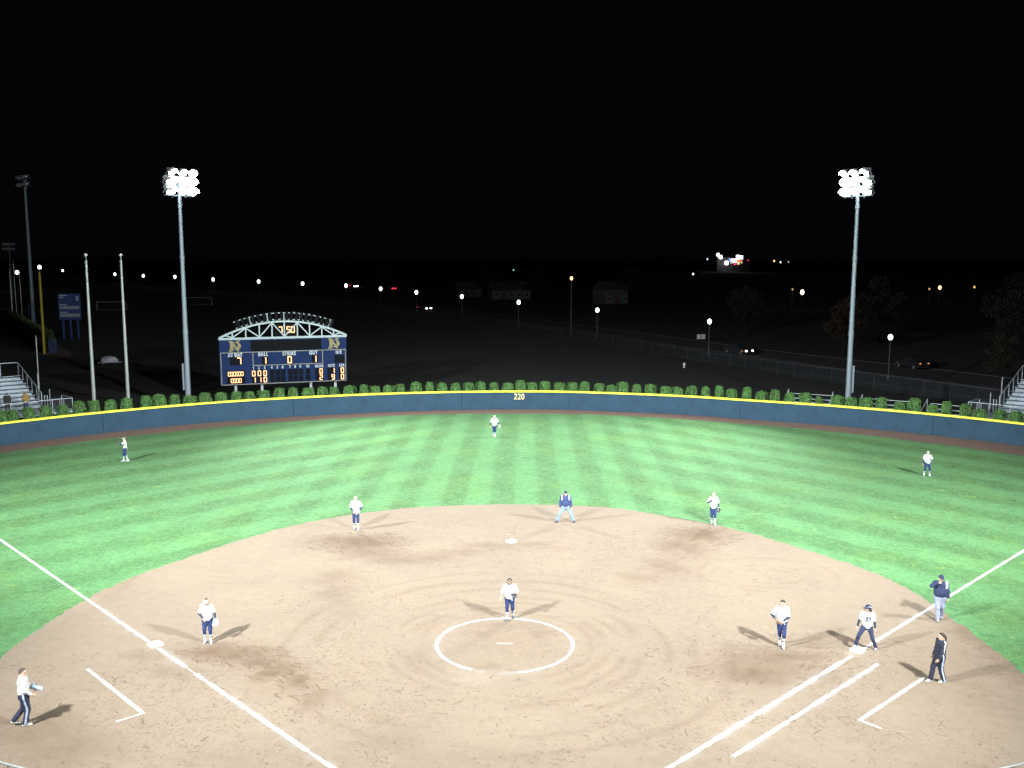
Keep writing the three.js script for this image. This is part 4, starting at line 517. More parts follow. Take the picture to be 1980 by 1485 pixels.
// ---------------------------------------------------------------- beyond the wall, left: ball park, goals
{
  const yellow = mat([0.33, 0.24, 0.02], 0.6), pad = matte([0.02, 0.024, 0.04]), rail = mat([0.6, 0.48, 0.08], 0.7), blue = matte([0.035, 0.06, 0.17]), pale = mat([0.3, 0.32, 0.38], 0.7);
  const fpole = thing('foul_pole', 'tall yellow foul pole beyond the left stand', 'foul pole', [-69.3, 0, -115.9], 0); mesh('pole', new THREE.CylinderGeometry(0.16, 0.2, 11.8, 12).translate(0, 5.9, 0), yellow, fpole); mesh('screen', box(0.03, 7.6, 0.45, -0.1, 7.8, -0.36), yellow, fpole);
  const A = V(-69.6, 0, -116.2), Bq = V(-112, 0, -181), S = []; for (let i = 0; i <= 40; i++) S.push(Bq.clone().lerp(A, i / 40));
  const w = thing('ballpark_wall', 'dark ball park wall with yellow top rail, far left', 'wall'); for (let k = 0; k < 8; k++) { const seg = S.slice(k * 5, k * 5 + 6).map((p) => p.clone()); mesh('wall_panel', sweep(seg, [[0, 0.02], [0, 1.55], [0.12, 1.55], [0.12, 0.02]]), pad, w); mesh('top_rail', sweep(seg, [[-0.06, 1.553], [-0.06, 1.75], [0.18, 1.75], [0.18, 1.553]]), rail, w); }
  mesh('end_pad', box(0.5, 2.0, 1.4, -68.8, 1.0, -117.4), bluePaint, w);
  // clipped hedge behind that wall, too far to tell its shrubs apart
  const r = rng(8), pos = [], col = []; for (let k = 0; k < 9000; k++) { const t = r(), p = Bq.clone().lerp(A, t), n = V(0.837, 0, -0.547), o = 0.5 + 1.1 * r(), y = 0.4 + 2.6 * r() * (0.9 + 0.1 * Math.sin(t * 190)); p.addScaledVector(n, o + 0.15 * Math.sin(t * 190)); const d1 = V(r() - 0.5, 1.2 * r(), r() - 0.5).multiplyScalar(0.5), d2 = V(r() - 0.5, 0.3, r() - 0.5).multiplyScalar(0.4), s = 0.6 + 0.7 * r(); for (const e of [V(0, 0, 0), d1, d2]) { pos.push(p.x + e.x, y + e.y, p.z + e.z); col.push(0.05 * s, 0.085 * s, 0.025 * s); } }
  const hg = new THREE.BufferGeometry(); hg.setAttribute('position', new THREE.Float32BufferAttribute(pos, 3)); hg.setAttribute('color', new THREE.Float32BufferAttribute(col, 3)); hg.computeVertexNormals();
  tag(mesh('ballpark_hedge', hg, new THREE.MeshStandardMaterial({ vertexColors: true, side: THREE.DoubleSide, roughness: 0.9 })), 'dim hedge behind the far ball park wall', 'hedge', null, 'stuff');
  sheet('ballpark_dirt', [[-69, -116], [-63, -112], [-66, -119], [-80, -140], [-86, -140]].map(([x, z]) => [x, z + 1.5]), 0.016, mat([0.16, 0.09, 0.07], 1));
  const b = thing('ballpark_scoreboard', 'blue ball park scoreboard on three posts beyond the flagpoles', 'scoreboard', [-78.9, 0, -140.2], 0.3); mesh('panel', box(3.5, 4.4, 0.35, 1.75, 5.5, 0), blue, b); for (const x of [0.6, 1.75, 2.9]) mesh('post', box(0.32, 3.4, 0.32, x, 1.7, -0.05), blue, b);
  for (const [y, n] of [[5.35, 11], [4.05, 11]]) for (let k = 0; k < n; k++) mesh('inning_box', box(0.2, 0.55, 0.03, 0.35 + k * 0.28, y, 0.191), pale, b);
  for (const [x, y, l] of [[0.85, 7.4, 1.3], [0.5, 7.05, 0.6], [0.75, 5.85, 1.1], [0.85, 4.55, 1.3]]) mesh('heading_strip', box(l, 0.2, 0.03, x, y, 0.191), pale, b); mesh('emblem', box(0.35, 0.8, 0.03, 3.0, 6.9, 0.191), pale, b);
  const np = thing('net_post', 'thin grey post standing behind the left stand', 'post', [-51.4, 0, -79.6], 0); mesh('post', new THREE.CylinderGeometry(0.06, 0.075, 5.65, 10).translate(0, 2.83, 0), alu, np); mesh('cap', new THREE.SphereGeometry(0.08, 8, 6).translate(0, 5.66, 0), alu, np);
  const goal = (l, x, z, t, wd) => { const o = thing('soccer_goal', l, 'goal', [x, 0, z], t, 'soccer goals'), m = mat([0.32, 0.33, 0.33], 0.6); mesh('frame', join([bar(V(-wd / 2, 0, 0), V(-wd / 2, 2.2, 0), 0.08), bar(V(wd / 2, 0, 0), V(wd / 2, 2.2, 0), 0.08), bar(V(-wd / 2, 2.2, 0), V(wd / 2, 2.2, 0), 0.08)]), m, o); mesh('back_frame', join([bar(V(-wd / 2, 2.2, 0), V(-wd / 2, 0, -1.8), 0.04), bar(V(wd / 2, 2.2, 0), V(wd / 2, 0, -1.8), 0.04), bar(V(-wd / 2, 0.04, -1.8), V(wd / 2, 0.04, -1.8), 0.04)]), m, o); mesh('net', quad(V(-wd / 2, 0, -1.8), V(wd / 2, 0, -1.8), V(wd / 2, 2.2, 0), V(-wd / 2, 2.2, 0)), chainlink, o); };
  goal('dim soccer goal between the two near flagpoles', -107.5, -225.5, 0.1, 7.4); goal('dim soccer goal right of the left light tower', -94, -252.4, 0.1, 7.3);
  const c = thing('covered_cart', 'low cart under a white tarpaulin between the two flagpoles', 'cart', [-53.9, 0, -102.5], 0.3), g = new THREE.SphereGeometry(1, 24, 12, 0, 6.284, 0, Math.PI / 2).scale(0.95, 0.62, 0.7), gp = g.attributes.position; for (let i = 0; i < gp.count; i++) { const k = (0.85 + 0.3 * noise(gp.getX(i) * 2.2 + 5, gp.getZ(i) * 2.2 + gp.getY(i) * 3, 3)) * (1 + 0.35 * Math.abs(Math.sin(2 * Math.acos(Math.min(1, gp.getY(i) / 0.62))))); gp.setXYZ(i, gp.getX(i) * k, gp.getY(i) * k, gp.getZ(i) * k); } g.computeVertexNormals(); g.translate(0, 0.32, 0); mesh('tarpaulin', g, mat([0.6, 0.64, 0.7], 0.7), c); mesh('tray', box(2.9, 0.1, 0.9, 0.1, 0.3, 0), pale, c); for (const s of [-0.8, 0.8]) mesh('wheel', bar(V(s, 0.17, -0.5), V(s, 0.17, 0.5), 0.17, 0.17, 12), mat([0.03, 0.03, 0.03], 0.9), c);
  // dugout railings that just reach the lower corners
  for (const [s, x, z, l] of [[-1, -13, -2.95, 'grey dugout railing touching the lower left corner'], [1, 13.4, -3.25, 'grey dugout railing touching the lower right corner']]) { const o = thing('dugout_railing', l, 'railing', [x, Y.dirt, z], 0); mesh('top_rail', bar(V(s * 1.6, 1.0, s > 0 ? -0.6 : -0.62), V(s * -2.2, 1.0, 0.8), 0.03), alu, o); for (const t of [0, 0.5, 1]) { const p = V(s * 1.6, 1, -0.6).lerp(V(s * -2.2, 1, 0.8), t); mesh('post', bar(V(p.x, 0, p.z), p, 0.03), alu, o); } }
}

// ---------------------------------------------------------------- people
const hyp = (a, b, c = 0) => Math.sqrt(a * a + b * b + c * c);
class Field {                                       // signed distances on a grid, meshed with surface nets
  constructor(lo, hi, cell) { this.lo = lo; this.c = cell; this.n = [0, 1, 2].map((k) => Math.ceil((hi[k] - lo[k]) / cell) + 1); this.d = new Float32Array(this.n[0] * this.n[1] * this.n[2]).fill(1); }
  each(a, b, f) { const { lo, c, n, d } = this, s = [], e = []; for (let k = 0; k < 3; k++) { s[k] = Math.max(0, Math.floor((a[k] - lo[k]) / c)); e[k] = Math.min(n[k] - 1, Math.ceil((b[k] - lo[k]) / c)); } for (let z = s[2]; z <= e[2]; z++) for (let y = s[1]; y <= e[1]; y++) for (let x = s[0]; x <= e[0]; x++) { const o = x + n[0] * (y + n[1] * z); d[o] = f(lo[0] + x * c, lo[1] + y * c, lo[2] + z * c, d[o]); } }
  static smin(a, b, k) { const h = Math.max(k - Math.abs(a - b), 0) / k; return Math.min(a, b) - h * h * k * 0.25; }
  cap(A, B, ra, rb, k = 0.03) { const m = Math.max(ra, rb) + k + 3 * this.c, dx = B.x - A.x, dy = B.y - A.y, dz = B.z - A.z, q = dx * dx + dy * dy + dz * dz || 1e-9; this.each([Math.min(A.x, B.x) - m, Math.min(A.y, B.y) - m, Math.min(A.z, B.z) - m], [Math.max(A.x, B.x) + m, Math.max(A.y, B.y) + m, Math.max(A.z, B.z) + m], (x, y, z, d) => { const t = Math.max(0, Math.min(1, ((x - A.x) * dx + (y - A.y) * dy + (z - A.z) * dz) / q)); return Field.smin(d, hyp(x - A.x - dx * t, y - A.y - dy * t, z - A.z - dz * t) - ra - (rb - ra) * t, k); }); return this; }
  ell(C, R, k = 0.02) { const m = Math.max(...R) + k + 3 * this.c, r = Math.min(...R); this.each([C.x - m, C.y - m, C.z - m], [C.x + m, C.y + m, C.z + m], (x, y, z, d) => Field.smin(d, (hyp((x - C.x) / R[0], (y - C.y) / R[1], (z - C.z) / R[2]) - 1) * r, k)); return this; }
  cut(f) { this.each([-9, -9, -9], [9, 9, 9], (x, y, z, d) => (d > 0.1 ? d : Math.max(d, f(x, y, z)))); return this; }
  geo(color) {
    const { n, d, lo, c } = this, [X, Yn, Z] = n, id = new Int32Array(d.length).fill(-1), pos = [], idx = [], off = [0, 1, X, X + 1, X * Yn, X * Yn + 1, X * Yn + X, X * Yn + X + 1], ed = [[0, 1], [2, 3], [4, 5], [6, 7], [0, 2], [1, 3], [4, 6], [5, 7], [0, 4], [1, 5], [2, 6], [3, 7]];
    for (let z = 0; z < Z - 1; z++) for (let y = 0; y < Yn - 1; y++) for (let x = 0; x < X - 1; x++) {
      const o = x + X * (y + Yn * z); let m = 0; for (let k = 0; k < 8; k++) if (d[o + off[k]] < 0) m |= 1 << k; if (!m || m === 255) continue;
      let sx = 0, sy = 0, sz = 0, q = 0; for (const [a, b] of ed) { if (((m >> a) & 1) === ((m >> b) & 1)) continue; const da = d[o + off[a]], t = da / (da - d[o + off[b]]); sx += (a & 1) + ((b & 1) - (a & 1)) * t; sy += ((a >> 1) & 1) + (((b >> 1) & 1) - ((a >> 1) & 1)) * t; sz += (a >> 2) + ((b >> 2) - (a >> 2)) * t; q++; }
      id[o] = pos.length / 3; pos.push(lo[0] + (x + sx / q) * c, lo[1] + (y + sy / q) * c, lo[2] + (z + sz / q) * c);
    }
    const face = (a, b, e, f, flip) => { if (a < 0 || b < 0 || e < 0 || f < 0) return; flip ? idx.push(a, e, b, e, a, f) : idx.push(a, b, e, e, f, a); };
    for (let z = 1; z < Z - 1; z++) for (let y = 1; y < Yn - 1; y++) for (let x = 1; x < X - 1; x++) { const o = x + X * (y + Yn * z), s = d[o] < 0; if (s !== d[o + 1] < 0) face(id[o - X - X * Yn], id[o - X * Yn], id[o], id[o - X], !s); if (s !== d[o + X] < 0) face(id[o - 1 - X * Yn], id[o - 1], id[o], id[o - X * Yn], !s); if (s !== d[o + X * Yn] < 0) face(id[o - 1 - X], id[o - X], id[o], id[o - 1], !s); }
    const g = new THREE.BufferGeometry(), col = new Float32Array(pos.length); for (let i = 0; i < pos.length; i += 3) { const k = typeof color === 'function' ? color(pos[i], pos[i + 1], pos[i + 2]) : color; col[i] = k[0]; col[i + 1] = k[1]; col[i + 2] = k[2]; }
    g.setAttribute('position', new THREE.Float32BufferAttribute(pos, 3)); g.setAttribute('color', new THREE.BufferAttribute(col, 3)); g.setIndex(idx); g.computeVertexNormals(); return g;
  }
}
const bounds = (pts, m) => { const lo = [9, 9, 9], hi = [-9, -9, -9]; for (const p of pts) ['x', 'y', 'z'].forEach((k, i) => { lo[i] = Math.min(lo[i], p[k] - m); hi[i] = Math.max(hi[i], p[k] + m); }); return [lo, hi]; };
function limb(root, target, l1, l2, pole) { const d = target.clone().sub(root); let L = d.length(); if (L > (l1 + l2) * 0.995) { d.multiplyScalar((l1 + l2) * 0.995 / L); L = d.length(); } const a = (l1 * l1 - l2 * l2 + L * L) / (2 * L), h = Math.sqrt(Math.max(0, l1 * l1 - a * a)), u = d.clone().normalize(), p = pole.clone().addScaledVector(u, -pole.dot(u)).normalize(); return [root.clone().addScaledVector(u, a).addScaledVector(p, h), root.clone().add(d)]; }
const cloth = new THREE.MeshStandardMaterial({ vertexColors: true, roughness: 0.88 }), skinMat = new THREE.MeshStandardMaterial({ vertexColors: true, roughness: 0.6 }), gloss = new THREE.MeshStandardMaterial({ vertexColors: true, roughness: 0.28 });
const SKIN = [0.58, 0.37, 0.27], NAVY = [0.022, 0.03, 0.075], ROYAL = [0.017, 0.031, 0.11], WHITE = [0.6, 0.61, 0.62], BLACK = [0.02, 0.02, 0.025], HAIR = [0.05, 0.033, 0.024], GREY = [0.33, 0.36, 0.44];
// a hand: wrist at the origin, fingers along +y, palm towards +z, thumb on the +x side; curl bends the fingers
function handGeo(curl, flip, tone = SKIN) {
  const F = new Field([-0.1, -0.04, -0.06], [0.1, 0.22, 0.14], 0.0045), s = flip ? -1 : 1; F.cap(V(0, -0.03, 0), V(0, 0.02, 0), 0.027, 0.028, 0.02);
  for (const x of [-0.026, 0, 0.026]) F.cap(V(x * 0.6 * s, 0.015, 0), V(x * s, 0.085, 0), 0.017, 0.014, 0.015);
  [[0.032, 0.072], [0.011, 0.08], [-0.011, 0.075], [-0.031, 0.058]].forEach(([x, L], i) => { let p = V(x * s, 0.088 - 0.004 * Math.abs(i - 1), 0), a = 0.12; for (const [f, r] of [[0.45, 0.0092], [0.32, 0.0084], [0.23, 0.0076]]) { a += curl * 0.85; const q = p.clone().add(V(x * s * 0.06, Math.cos(a) * L * f, Math.sin(a) * L * f)); F.cap(p, q, r, r * 0.94, 0.006); p = q; } });
  const t0 = V(0.028 * s, 0.03, 0.006), t1 = V(0.056 * s, 0.062, 0.018), t2 = V(0.06 * s, 0.09, 0.018 + 0.014 * curl), t3 = V(0.054 * s, 0.112, 0.022 + 0.024 * curl); F.cap(t0, t1, 0.014, 0.011, 0.012).cap(t1, t2, 0.0105, 0.0095, 0.006).cap(t2, t3, 0.0095, 0.008, 0.006); return F.geo(tone);
}
const hands = {}; for (const c of [0.35, 0.85]) for (const f of [0, 1]) hands[c + '|' + f] = handGeo(c, f);
function mittGeo(a, b) {                            // fielding glove, heel at the origin, fingers along +y, pocket towards +z
  const F = new Field([-0.2, -0.08, -0.12], [0.2, 0.34, 0.16], 0.009); F.ell(V(0, 0.06, 0), [0.1, 0.1, 0.055], 0.03); [[-0.075, 0.17], [-0.03, 0.21], [0.018, 0.215], [0.062, 0.19]].forEach(([x, y]) => F.cap(V(x * 0.8, 0.09, 0), V(x, y, 0.045), 0.032, 0.022, 0.02)); F.cap(V(0.08, 0.04, 0.01), V(0.135, 0.15, 0.06), 0.032, 0.024, 0.03).cap(V(0.135, 0.15, 0.06), V(0.075, 0.2, 0.055), 0.018, 0.014, 0.03); F.cap(V(-0.03, -0.03, 0), V(0.03, -0.03, 0), 0.045, 0.045, 0.03);
  F.cut((x, y, z) => 0.075 - hyp(x - 0.02, y - 0.09, (z - 0.095) * 1.0)); return F.geo((x, y, z) => (z > 0.03 && hyp(x - 0.02, y - 0.09) < 0.085 ? b : y < -0.01 ? b : a));
}
function headGeo(skin, o = {}) {
  const F = new Field([-0.13, -0.2, -0.14], [0.13, 0.15, 0.15], 0.0085); F.ell(V(0, 0.025, -0.012), [0.074, 0.09, 0.094], 0.02).ell(V(0, -0.03, 0.018), [0.06, 0.082, 0.072], 0.03).cap(V(-0.022, -0.088, 0.05), V(0.022, -0.088, 0.05), 0.022, 0.022, 0.03).cap(V(0, 0.012, 0.085), V(0, -0.026, 0.102), 0.01, 0.015, 0.015).cap(V(-0.03, 0.026, 0.074), V(0.03, 0.026, 0.074), 0.014, 0.014, 0.02);
  for (const s of [-1, 1]) F.ell(V(s * 0.077, -0.012, -0.008), [0.011, 0.03, 0.019], 0.008); F.cap(V(0, -0.06, -0.02), V(0, -0.2, -0.03), 0.05, 0.055, 0.03);
  return F.geo((x, y, z) => { if (z > 0.055) { if (Math.abs(Math.abs(x) - 0.03) < 0.014 && Math.abs(y - 0.004) < 0.008) return [0.05, 0.04, 0.04]; if (Math.abs(Math.abs(x) - 0.03) < 0.018 && Math.abs(y - 0.03) < 0.006) return o.hair || HAIR; if (Math.abs(x) < 0.024 && Math.abs(y + 0.06) < 0.006) return [0.34, 0.13, 0.11]; } return skin; });
}
const heads = new Map();
function person(label, [px, pz], yaw, H, p) {
  const o = thing('person', label, 'person', [px, p.y ?? Y.dirt, pz], yaw, p.group || undefined); o.scale.setScalar(H / 1.72);
  const f = p.fit || 1, hip = V(...(p.hip || [0, 0.93, 0])), neck = hip.clone().add(V(...(p.spine || [0, 0.52, 0]))), tw = p.twist || 0, rt = V(Math.cos(tw), 0, -Math.sin(tw)), hr = V(Math.cos(p.hipTwist || 0), 0, -Math.sin(p.hipTwist || 0));
  const sw = 0.165 * (p.shoulder || 1), SH = [neck.clone().addScaledVector(rt, -sw).add(V(0, -0.035, 0)), neck.clone().addScaledVector(rt, sw).add(V(0, -0.035, 0))], HP = [hip.clone().addScaledVector(hr, -0.085), hip.clone().addScaledVector(hr, 0.085)];
  const feet = p.feet || [[-0.11, 0.085, 0.02, -0.2], [0.11, 0.085, 0, 0.2]], wrists = p.wrists || [[-0.27, 0.84, 0.08], [0.27, 0.84, 0.08]], ep = p.elbow || [[-0.6, -0.2, -0.7], [0.6, -0.2, -0.7]];
  const KN = [], AN = [], EL = [], WR = []; for (let s = 0; s < 2; s++) { const [k, a] = limb(HP[s], V(feet[s][0], feet[s][1], feet[s][2]), 0.43, 0.43, V(Math.sin(feet[s][3]) * 0.8, 0, 1)); KN.push(k); AN.push(a); const [e, w] = limb(SH[s], V(...wrists[s]), 0.285, 0.255, V(...ep[s])); EL.push(e); WR.push(w); }
  const up = neck.clone().sub(hip), at = (t, x, z = 0) => hip.clone().addScaledVector(up, t).addScaledVector(rt, x).add(V(Math.sin(tw) * z, 0, Math.cos(tw) * z)), belly = p.belly || 0;
  const torso = (F, g) => { for (const s of [-1, 1]) { F.cap(at(0.78, s * 0.072), at(0.3, s * 0.055, belly * 0.3), 0.1 * f + g, 0.088 * f + g + belly * 0.5, 0.06); F.cap(at(0.3, s * 0.055, belly * 0.4), at(-0.02, s * 0.066, belly * 0.1), 0.09 * f + g + belly * 0.6, 0.103 * f + g, 0.06); } F.cap(SH[0].clone().add(V(0, -0.005, 0)), SH[1].clone().add(V(0, -0.005, 0)), 0.056 + g, 0.056 + g, 0.06).cap(at(0.95, 0), at(1.08, 0), 0.07 + g * 0.6, 0.05 + g * 0.3, 0.05); };
  const all = [hip, neck, ...SH, ...EL, ...WR, ...KN, ...AN], skin = p.skin || SKIN;
  // the body itself: one surface, with head and hands on grids of their own
  const [lo, hi] = bounds(all, 0.16), BF = new Field(lo, hi, 0.018); torso(BF, -0.018); for (let s = 0; s < 2; s++) { BF.cap(SH[s], EL[s], 0.05, 0.04, 0.04).cap(EL[s], WR[s], 0.041, 0.027, 0.02).cap(HP[s], KN[s], 0.085 * f, 0.055, 0.05).cap(KN[s], AN[s], 0.054, 0.036, 0.03).ell(KN[s].clone().lerp(AN[s], 0.3).add(V(0, 0, -0.018)), [0.05, 0.1, 0.05], 0.03); } BF.cap(neck, neck.clone().add(V(0, 0.09, 0.01)), 0.055, 0.052, 0.03);
  const parts = [BF.geo(skin)], headC = neck.clone().add(V(...(p.head || [0, 0.155, 0.02]))), hm = new THREE.Matrix4().compose(headC, new THREE.Quaternion().setFromEuler(new THREE.Euler(p.headPitch || 0.05, p.headYaw || 0, p.headTilt || 0, 'YXZ')), V(1, 1, 1));
  const hk = skin.join() + (p.hair || HAIR).join(); if (!heads.has(hk)) heads.set(hk, headGeo(skin, p)); parts.push(heads.get(hk).clone().applyMatrix4(hm));
  const HM = []; for (let s = 0; s < 2; s++) { const y = WR[s].clone().sub(EL[s]).normalize(), palm = V(...((p.palm || [[1, 0, 0.2], [-1, 0, 0.2]])[s])), z = palm.addScaledVector(y, -palm.dot(y)).normalize(), x = y.clone().cross(z), m = new THREE.Matrix4().makeBasis(x, y, z).setPosition(WR[s]); HM.push(m); const thumbIn = s === 0; parts.push((p.skin ? handGeo(0.5, thumbIn ? 0 : 1, skin) : hands[(p.curl || 0.35) + '|' + (thumbIn ? 0 : 1)]).clone().applyMatrix4(m)); }
  mesh('body', mergeGeometries(parts), skinMat, o);
  const c = p.wear, wr = (x, y, z) => 0.006 * (Math.sin(x * 41 + y * 17) + Math.sin(y * 33 - z * 29 + 1.3)) * 0.6;
  const garment = (name, F, color, m = cloth) => mesh(name, F.geo(color), m, o);
  // shirt or jacket
  { const pts = [hip, neck, ...SH, ...EL, ...(c.sleeve > 1 ? WR : [])], b = bounds(pts, 0.2), F = new Field(b[0], b[1], 0.014), g = c.loose || 0.014; torso(F, g); for (let s = 0; s < 2; s++) { const e = SH[s].clone().lerp(EL[s], Math.min(1, c.sleeve)); F.cap(SH[s], e, 0.062 + g * 0.5, (c.sleeve > 1 ? 0.05 : 0.06) + g * 0.5, 0.045); if (c.sleeve > 1) F.cap(EL[s], EL[s].clone().lerp(WR[s], c.sleeve - 1), 0.05 + g * 0.5, 0.037 + g * 0.4, 0.03); } const hem = hip.y - (c.hem || 0.04); if (c.sleeve <= 1) F.cut((x, y, z) => hem + 0.02 * Math.sin(x * 9) - y); else F.cut((x, y, z) => (hyp(x - hip.x, z - hip.z) < 0.2 ? hem - y : -1)); F.cut((x, y, z) => 0.066 - hyp((x - neck.x) * 0.9, (y - neck.y - 0.085), z - neck.z - 0.03)); F.each([-9, -9, -9], [9, 9, 9], (x, y, z, d) => (d < 0.05 ? d + wr(x, y, z) : d)); garment(c.shirtName || 'jersey', F, c.shirtColor || c.shirt); }
  // long tight sleeves under the jersey
  if (c.under) for (let s = 0; s < 2; s++) { const b = bounds([SH[s], EL[s], WR[s]], 0.09), F = new Field(b[0], b[1], 0.011); F.cap(SH[s].clone().lerp(EL[s], 0.35), EL[s], 0.052, 0.046, 0.02).cap(EL[s], EL[s].clone().lerp(WR[s], 0.95), 0.046, 0.034, 0.015); garment('undershirt_sleeve', F, c.under); }
  // trousers
  { const b = bounds([hip, ...HP, ...KN, ...AN], 0.17), F = new Field(b[0], b[1], 0.014), g = c.pantLoose || 0.008; for (const s of [-1, 1]) F.cap(at(0.1, s * 0.06), at(-0.05, s * 0.066), 0.098 * f + g, 0.104 * f + g, 0.05); for (let s = 0; s < 2; s++) { F.cap(HP[s], KN[s], 0.095 * f + g, 0.062 + g, 0.05); const end = KN[s].clone().lerp(AN[s], c.pantLen ?? 0.28); F.cap(KN[s], end, 0.062 + g, (c.pantLen > 0.6 ? 0.056 : 0.055) + g, 0.03); } F.each([-9, -9, -9], [9, 9, 9], (x, y, z, d) => (d < 0.05 ? d + wr(x, y, z) * 0.8 : d)); const stripe = c.stripe; garment('trousers', F, stripe ? (x, y, z) => { for (let s = 0; s < 2; s++) { const A = y > KN[s].y ? HP[s] : KN[s], B = y > KN[s].y ? KN[s] : AN[s], t = Math.max(0, Math.min(1, (y - A.y) / (B.y - A.y))), cx = A.x + (B.x - A.x) * t, cz = A.z + (B.z - A.z) * t; if ((s ? x - cx > 0.03 : cx - x > 0.03) && Math.abs(z - cz) < 0.026 && Math.abs(x - cx) < 0.16) return stripe; } return c.pants; } : c.pants); }
  for (let s = 0; s < 2; s++) {
    if (c.sock) { const b = bounds([KN[s], AN[s]], 0.1), F = new Field(b[0], b[1], 0.012), k0 = KN[s].clone().lerp(AN[s], 0.16); F.cap(k0, AN[s], 0.056, 0.043, 0.02).ell(KN[s].clone().lerp(AN[s], 0.3).add(V(0, 0, -0.018)), [0.055, 0.1, 0.055], 0.03); const yb = k0.y + (AN[s].y - k0.y) * 0.52; garment('sock', F, c.sockBand ? (x, y) => (Math.abs(y - yb) < 0.02 ? c.sockBand : y > yb ? c.sockTop || c.sock : c.sock) : c.sock); }
    const a = feet[s][3], dx = Math.sin(a), dz = Math.cos(a), tip = p.toe?.[s] || 0, A = AN[s], lift = A.y - 0.085, b = bounds([A, A.clone().add(V(dx * 0.22, -0.05, dz * 0.22)), A.clone().add(V(-dx * 0.08, -0.1 , -dz * 0.08))], 0.09), F = new Field(b[0], b[1], 0.0095), heel = A.clone().add(V(-dx * 0.045, -0.042, -dz * 0.045)), toe = A.clone().add(V(dx * 0.155, -0.052 - tip, dz * 0.155));
    F.cap(heel, toe, 0.042, 0.034, 0.02).cap(A.clone().add(V(0, 0.015, 0)), A.clone().add(V(dx * 0.05, -0.03, dz * 0.05)), 0.044, 0.042, 0.03); const floor = lift - tip * 1.0; F.cut((x, y, z) => { const t = Math.max(0, Math.min(1, ((x - heel.x) * dx + (z - heel.z) * dz) / 0.2)); return lift - tip * t - y + 0.002; }); garment('shoe', F, (x, y, z) => (y - lift + tip * Math.max(0, Math.min(1, ((x - heel.x) * dx + (z - heel.z) * dz) / 0.2)) < 0.02 ? c.sole || WHITE : c.shoe));
  }
  // hair and headgear, in the head's own frame
  const headPart = (name, F, color, m = cloth) => mesh(name, F.geo(color).applyMatrix4(hm), m, o), HB = [[-0.19, -0.36, -0.26], [0.19, 0.2, 0.27], 0.0105], hair = p.hair || HAIR;
  { const F = new Field(...HB); F.ell(V(0, 0.028, -0.016), [0.085, 0.1, 0.105], 0.02); F.cut((x, y, z) => z - 0.03 - 0.95 * (y - 0.04)); F.cut((x, y) => -0.075 - y); if (p.pony) F.cap(V(0, 0.03, -0.1), V(0, -0.02, -0.15), 0.024, 0.03, 0.02).cap(V(0, -0.02, -0.15), V(0.01, -0.12, -0.165), 0.03, 0.024, 0.02).cap(V(0.01, -0.12, -0.165), V(0.015, -0.24, -0.15), 0.024, 0.01, 0.02); if (p.longHair) F.cap(V(-0.05, -0.02, -0.07), V(-0.05, -0.17, -0.08), 0.04, 0.035, 0.03).cap(V(0.05, -0.02, -0.07), V(0.05, -0.17, -0.08), 0.04, 0.035, 0.03); headPart('hair', F, hair); }
  const hat = p.hat;
  if (hat?.kind === 'cap') { const F = new Field(...HB); F.ell(V(0, 0.038, -0.012), [0.095, 0.1, 0.11], 0.01); F.cut((x, y) => 0.03 - y); F.ell(V(0, 0.045, 0.13), [0.078, 0.011, 0.075], 0.012); headPart('cap', F, hat.color); }
  if (hat?.kind === 'knit') { const F = new Field(...HB); F.ell(V(0, 0.035, -0.012), [0.098, 0.115, 0.112], 0.01); F.cut((x, y, z) => 0.0 + 0.35 * z - y + 0.015); headPart('knit_hat', F, hat.color); }
  if (hat?.kind === 'band') { const F = new Field(...HB); F.ell(V(0, 0.03, -0.012), [0.09, 0.108, 0.11], 0.01); F.cut((x, y) => Math.abs(y - 0.062) - 0.02); headPart('headband', F, hat.color); }
  if (hat?.kind === 'visor') { const F = new Field(...HB); F.ell(V(0, 0.03, -0.01), [0.092, 0.108, 0.112], 0.01); F.cut((x, y) => Math.abs(y - 0.058) - 0.024); F.ell(V(0, 0.045, 0.13), [0.075, 0.01, 0.07], 0.01); headPart('visor', F, hat.color); }
  if (hat?.kind === 'mask') { const g = [], arc = (y, r, a) => { for (let k = 0; k < 6; k++) { const t0 = -a + 2 * a * k / 6, t1 = -a + 2 * a * (k + 1) / 6; g.push(bar(V(Math.sin(t0) * r, y, Math.cos(t0) * r + 0.01), V(Math.sin(t1) * r, y, Math.cos(t1) * r + 0.01), 0.006, 0.006, 6)); } }; arc(0.05, 0.115, 1.4); arc(-0.035, 0.12, 1.3); arc(-0.09, 0.105, 1.1); for (const s of [-0.6, 0.6]) g.push(bar(V(Math.sin(s) * 0.117, 0.05, Math.cos(s) * 0.117 + 0.01), V(Math.sin(s) * 0.112, -0.09, Math.cos(s) * 0.108 + 0.01), 0.006, 0.006, 6)); mesh('face_mask', join(g).applyMatrix4(hm), mat([0.03, 0.03, 0.035], 0.4), o); const F = new Field(...HB); F.ell(V(0, 0.03, -0.014), [0.089, 0.105, 0.109], 0.01); F.cut((x, y, z) => Math.abs(y - 0.05 + 0.1 * z) - 0.014); headPart('mask_strap', F, BLACK); }
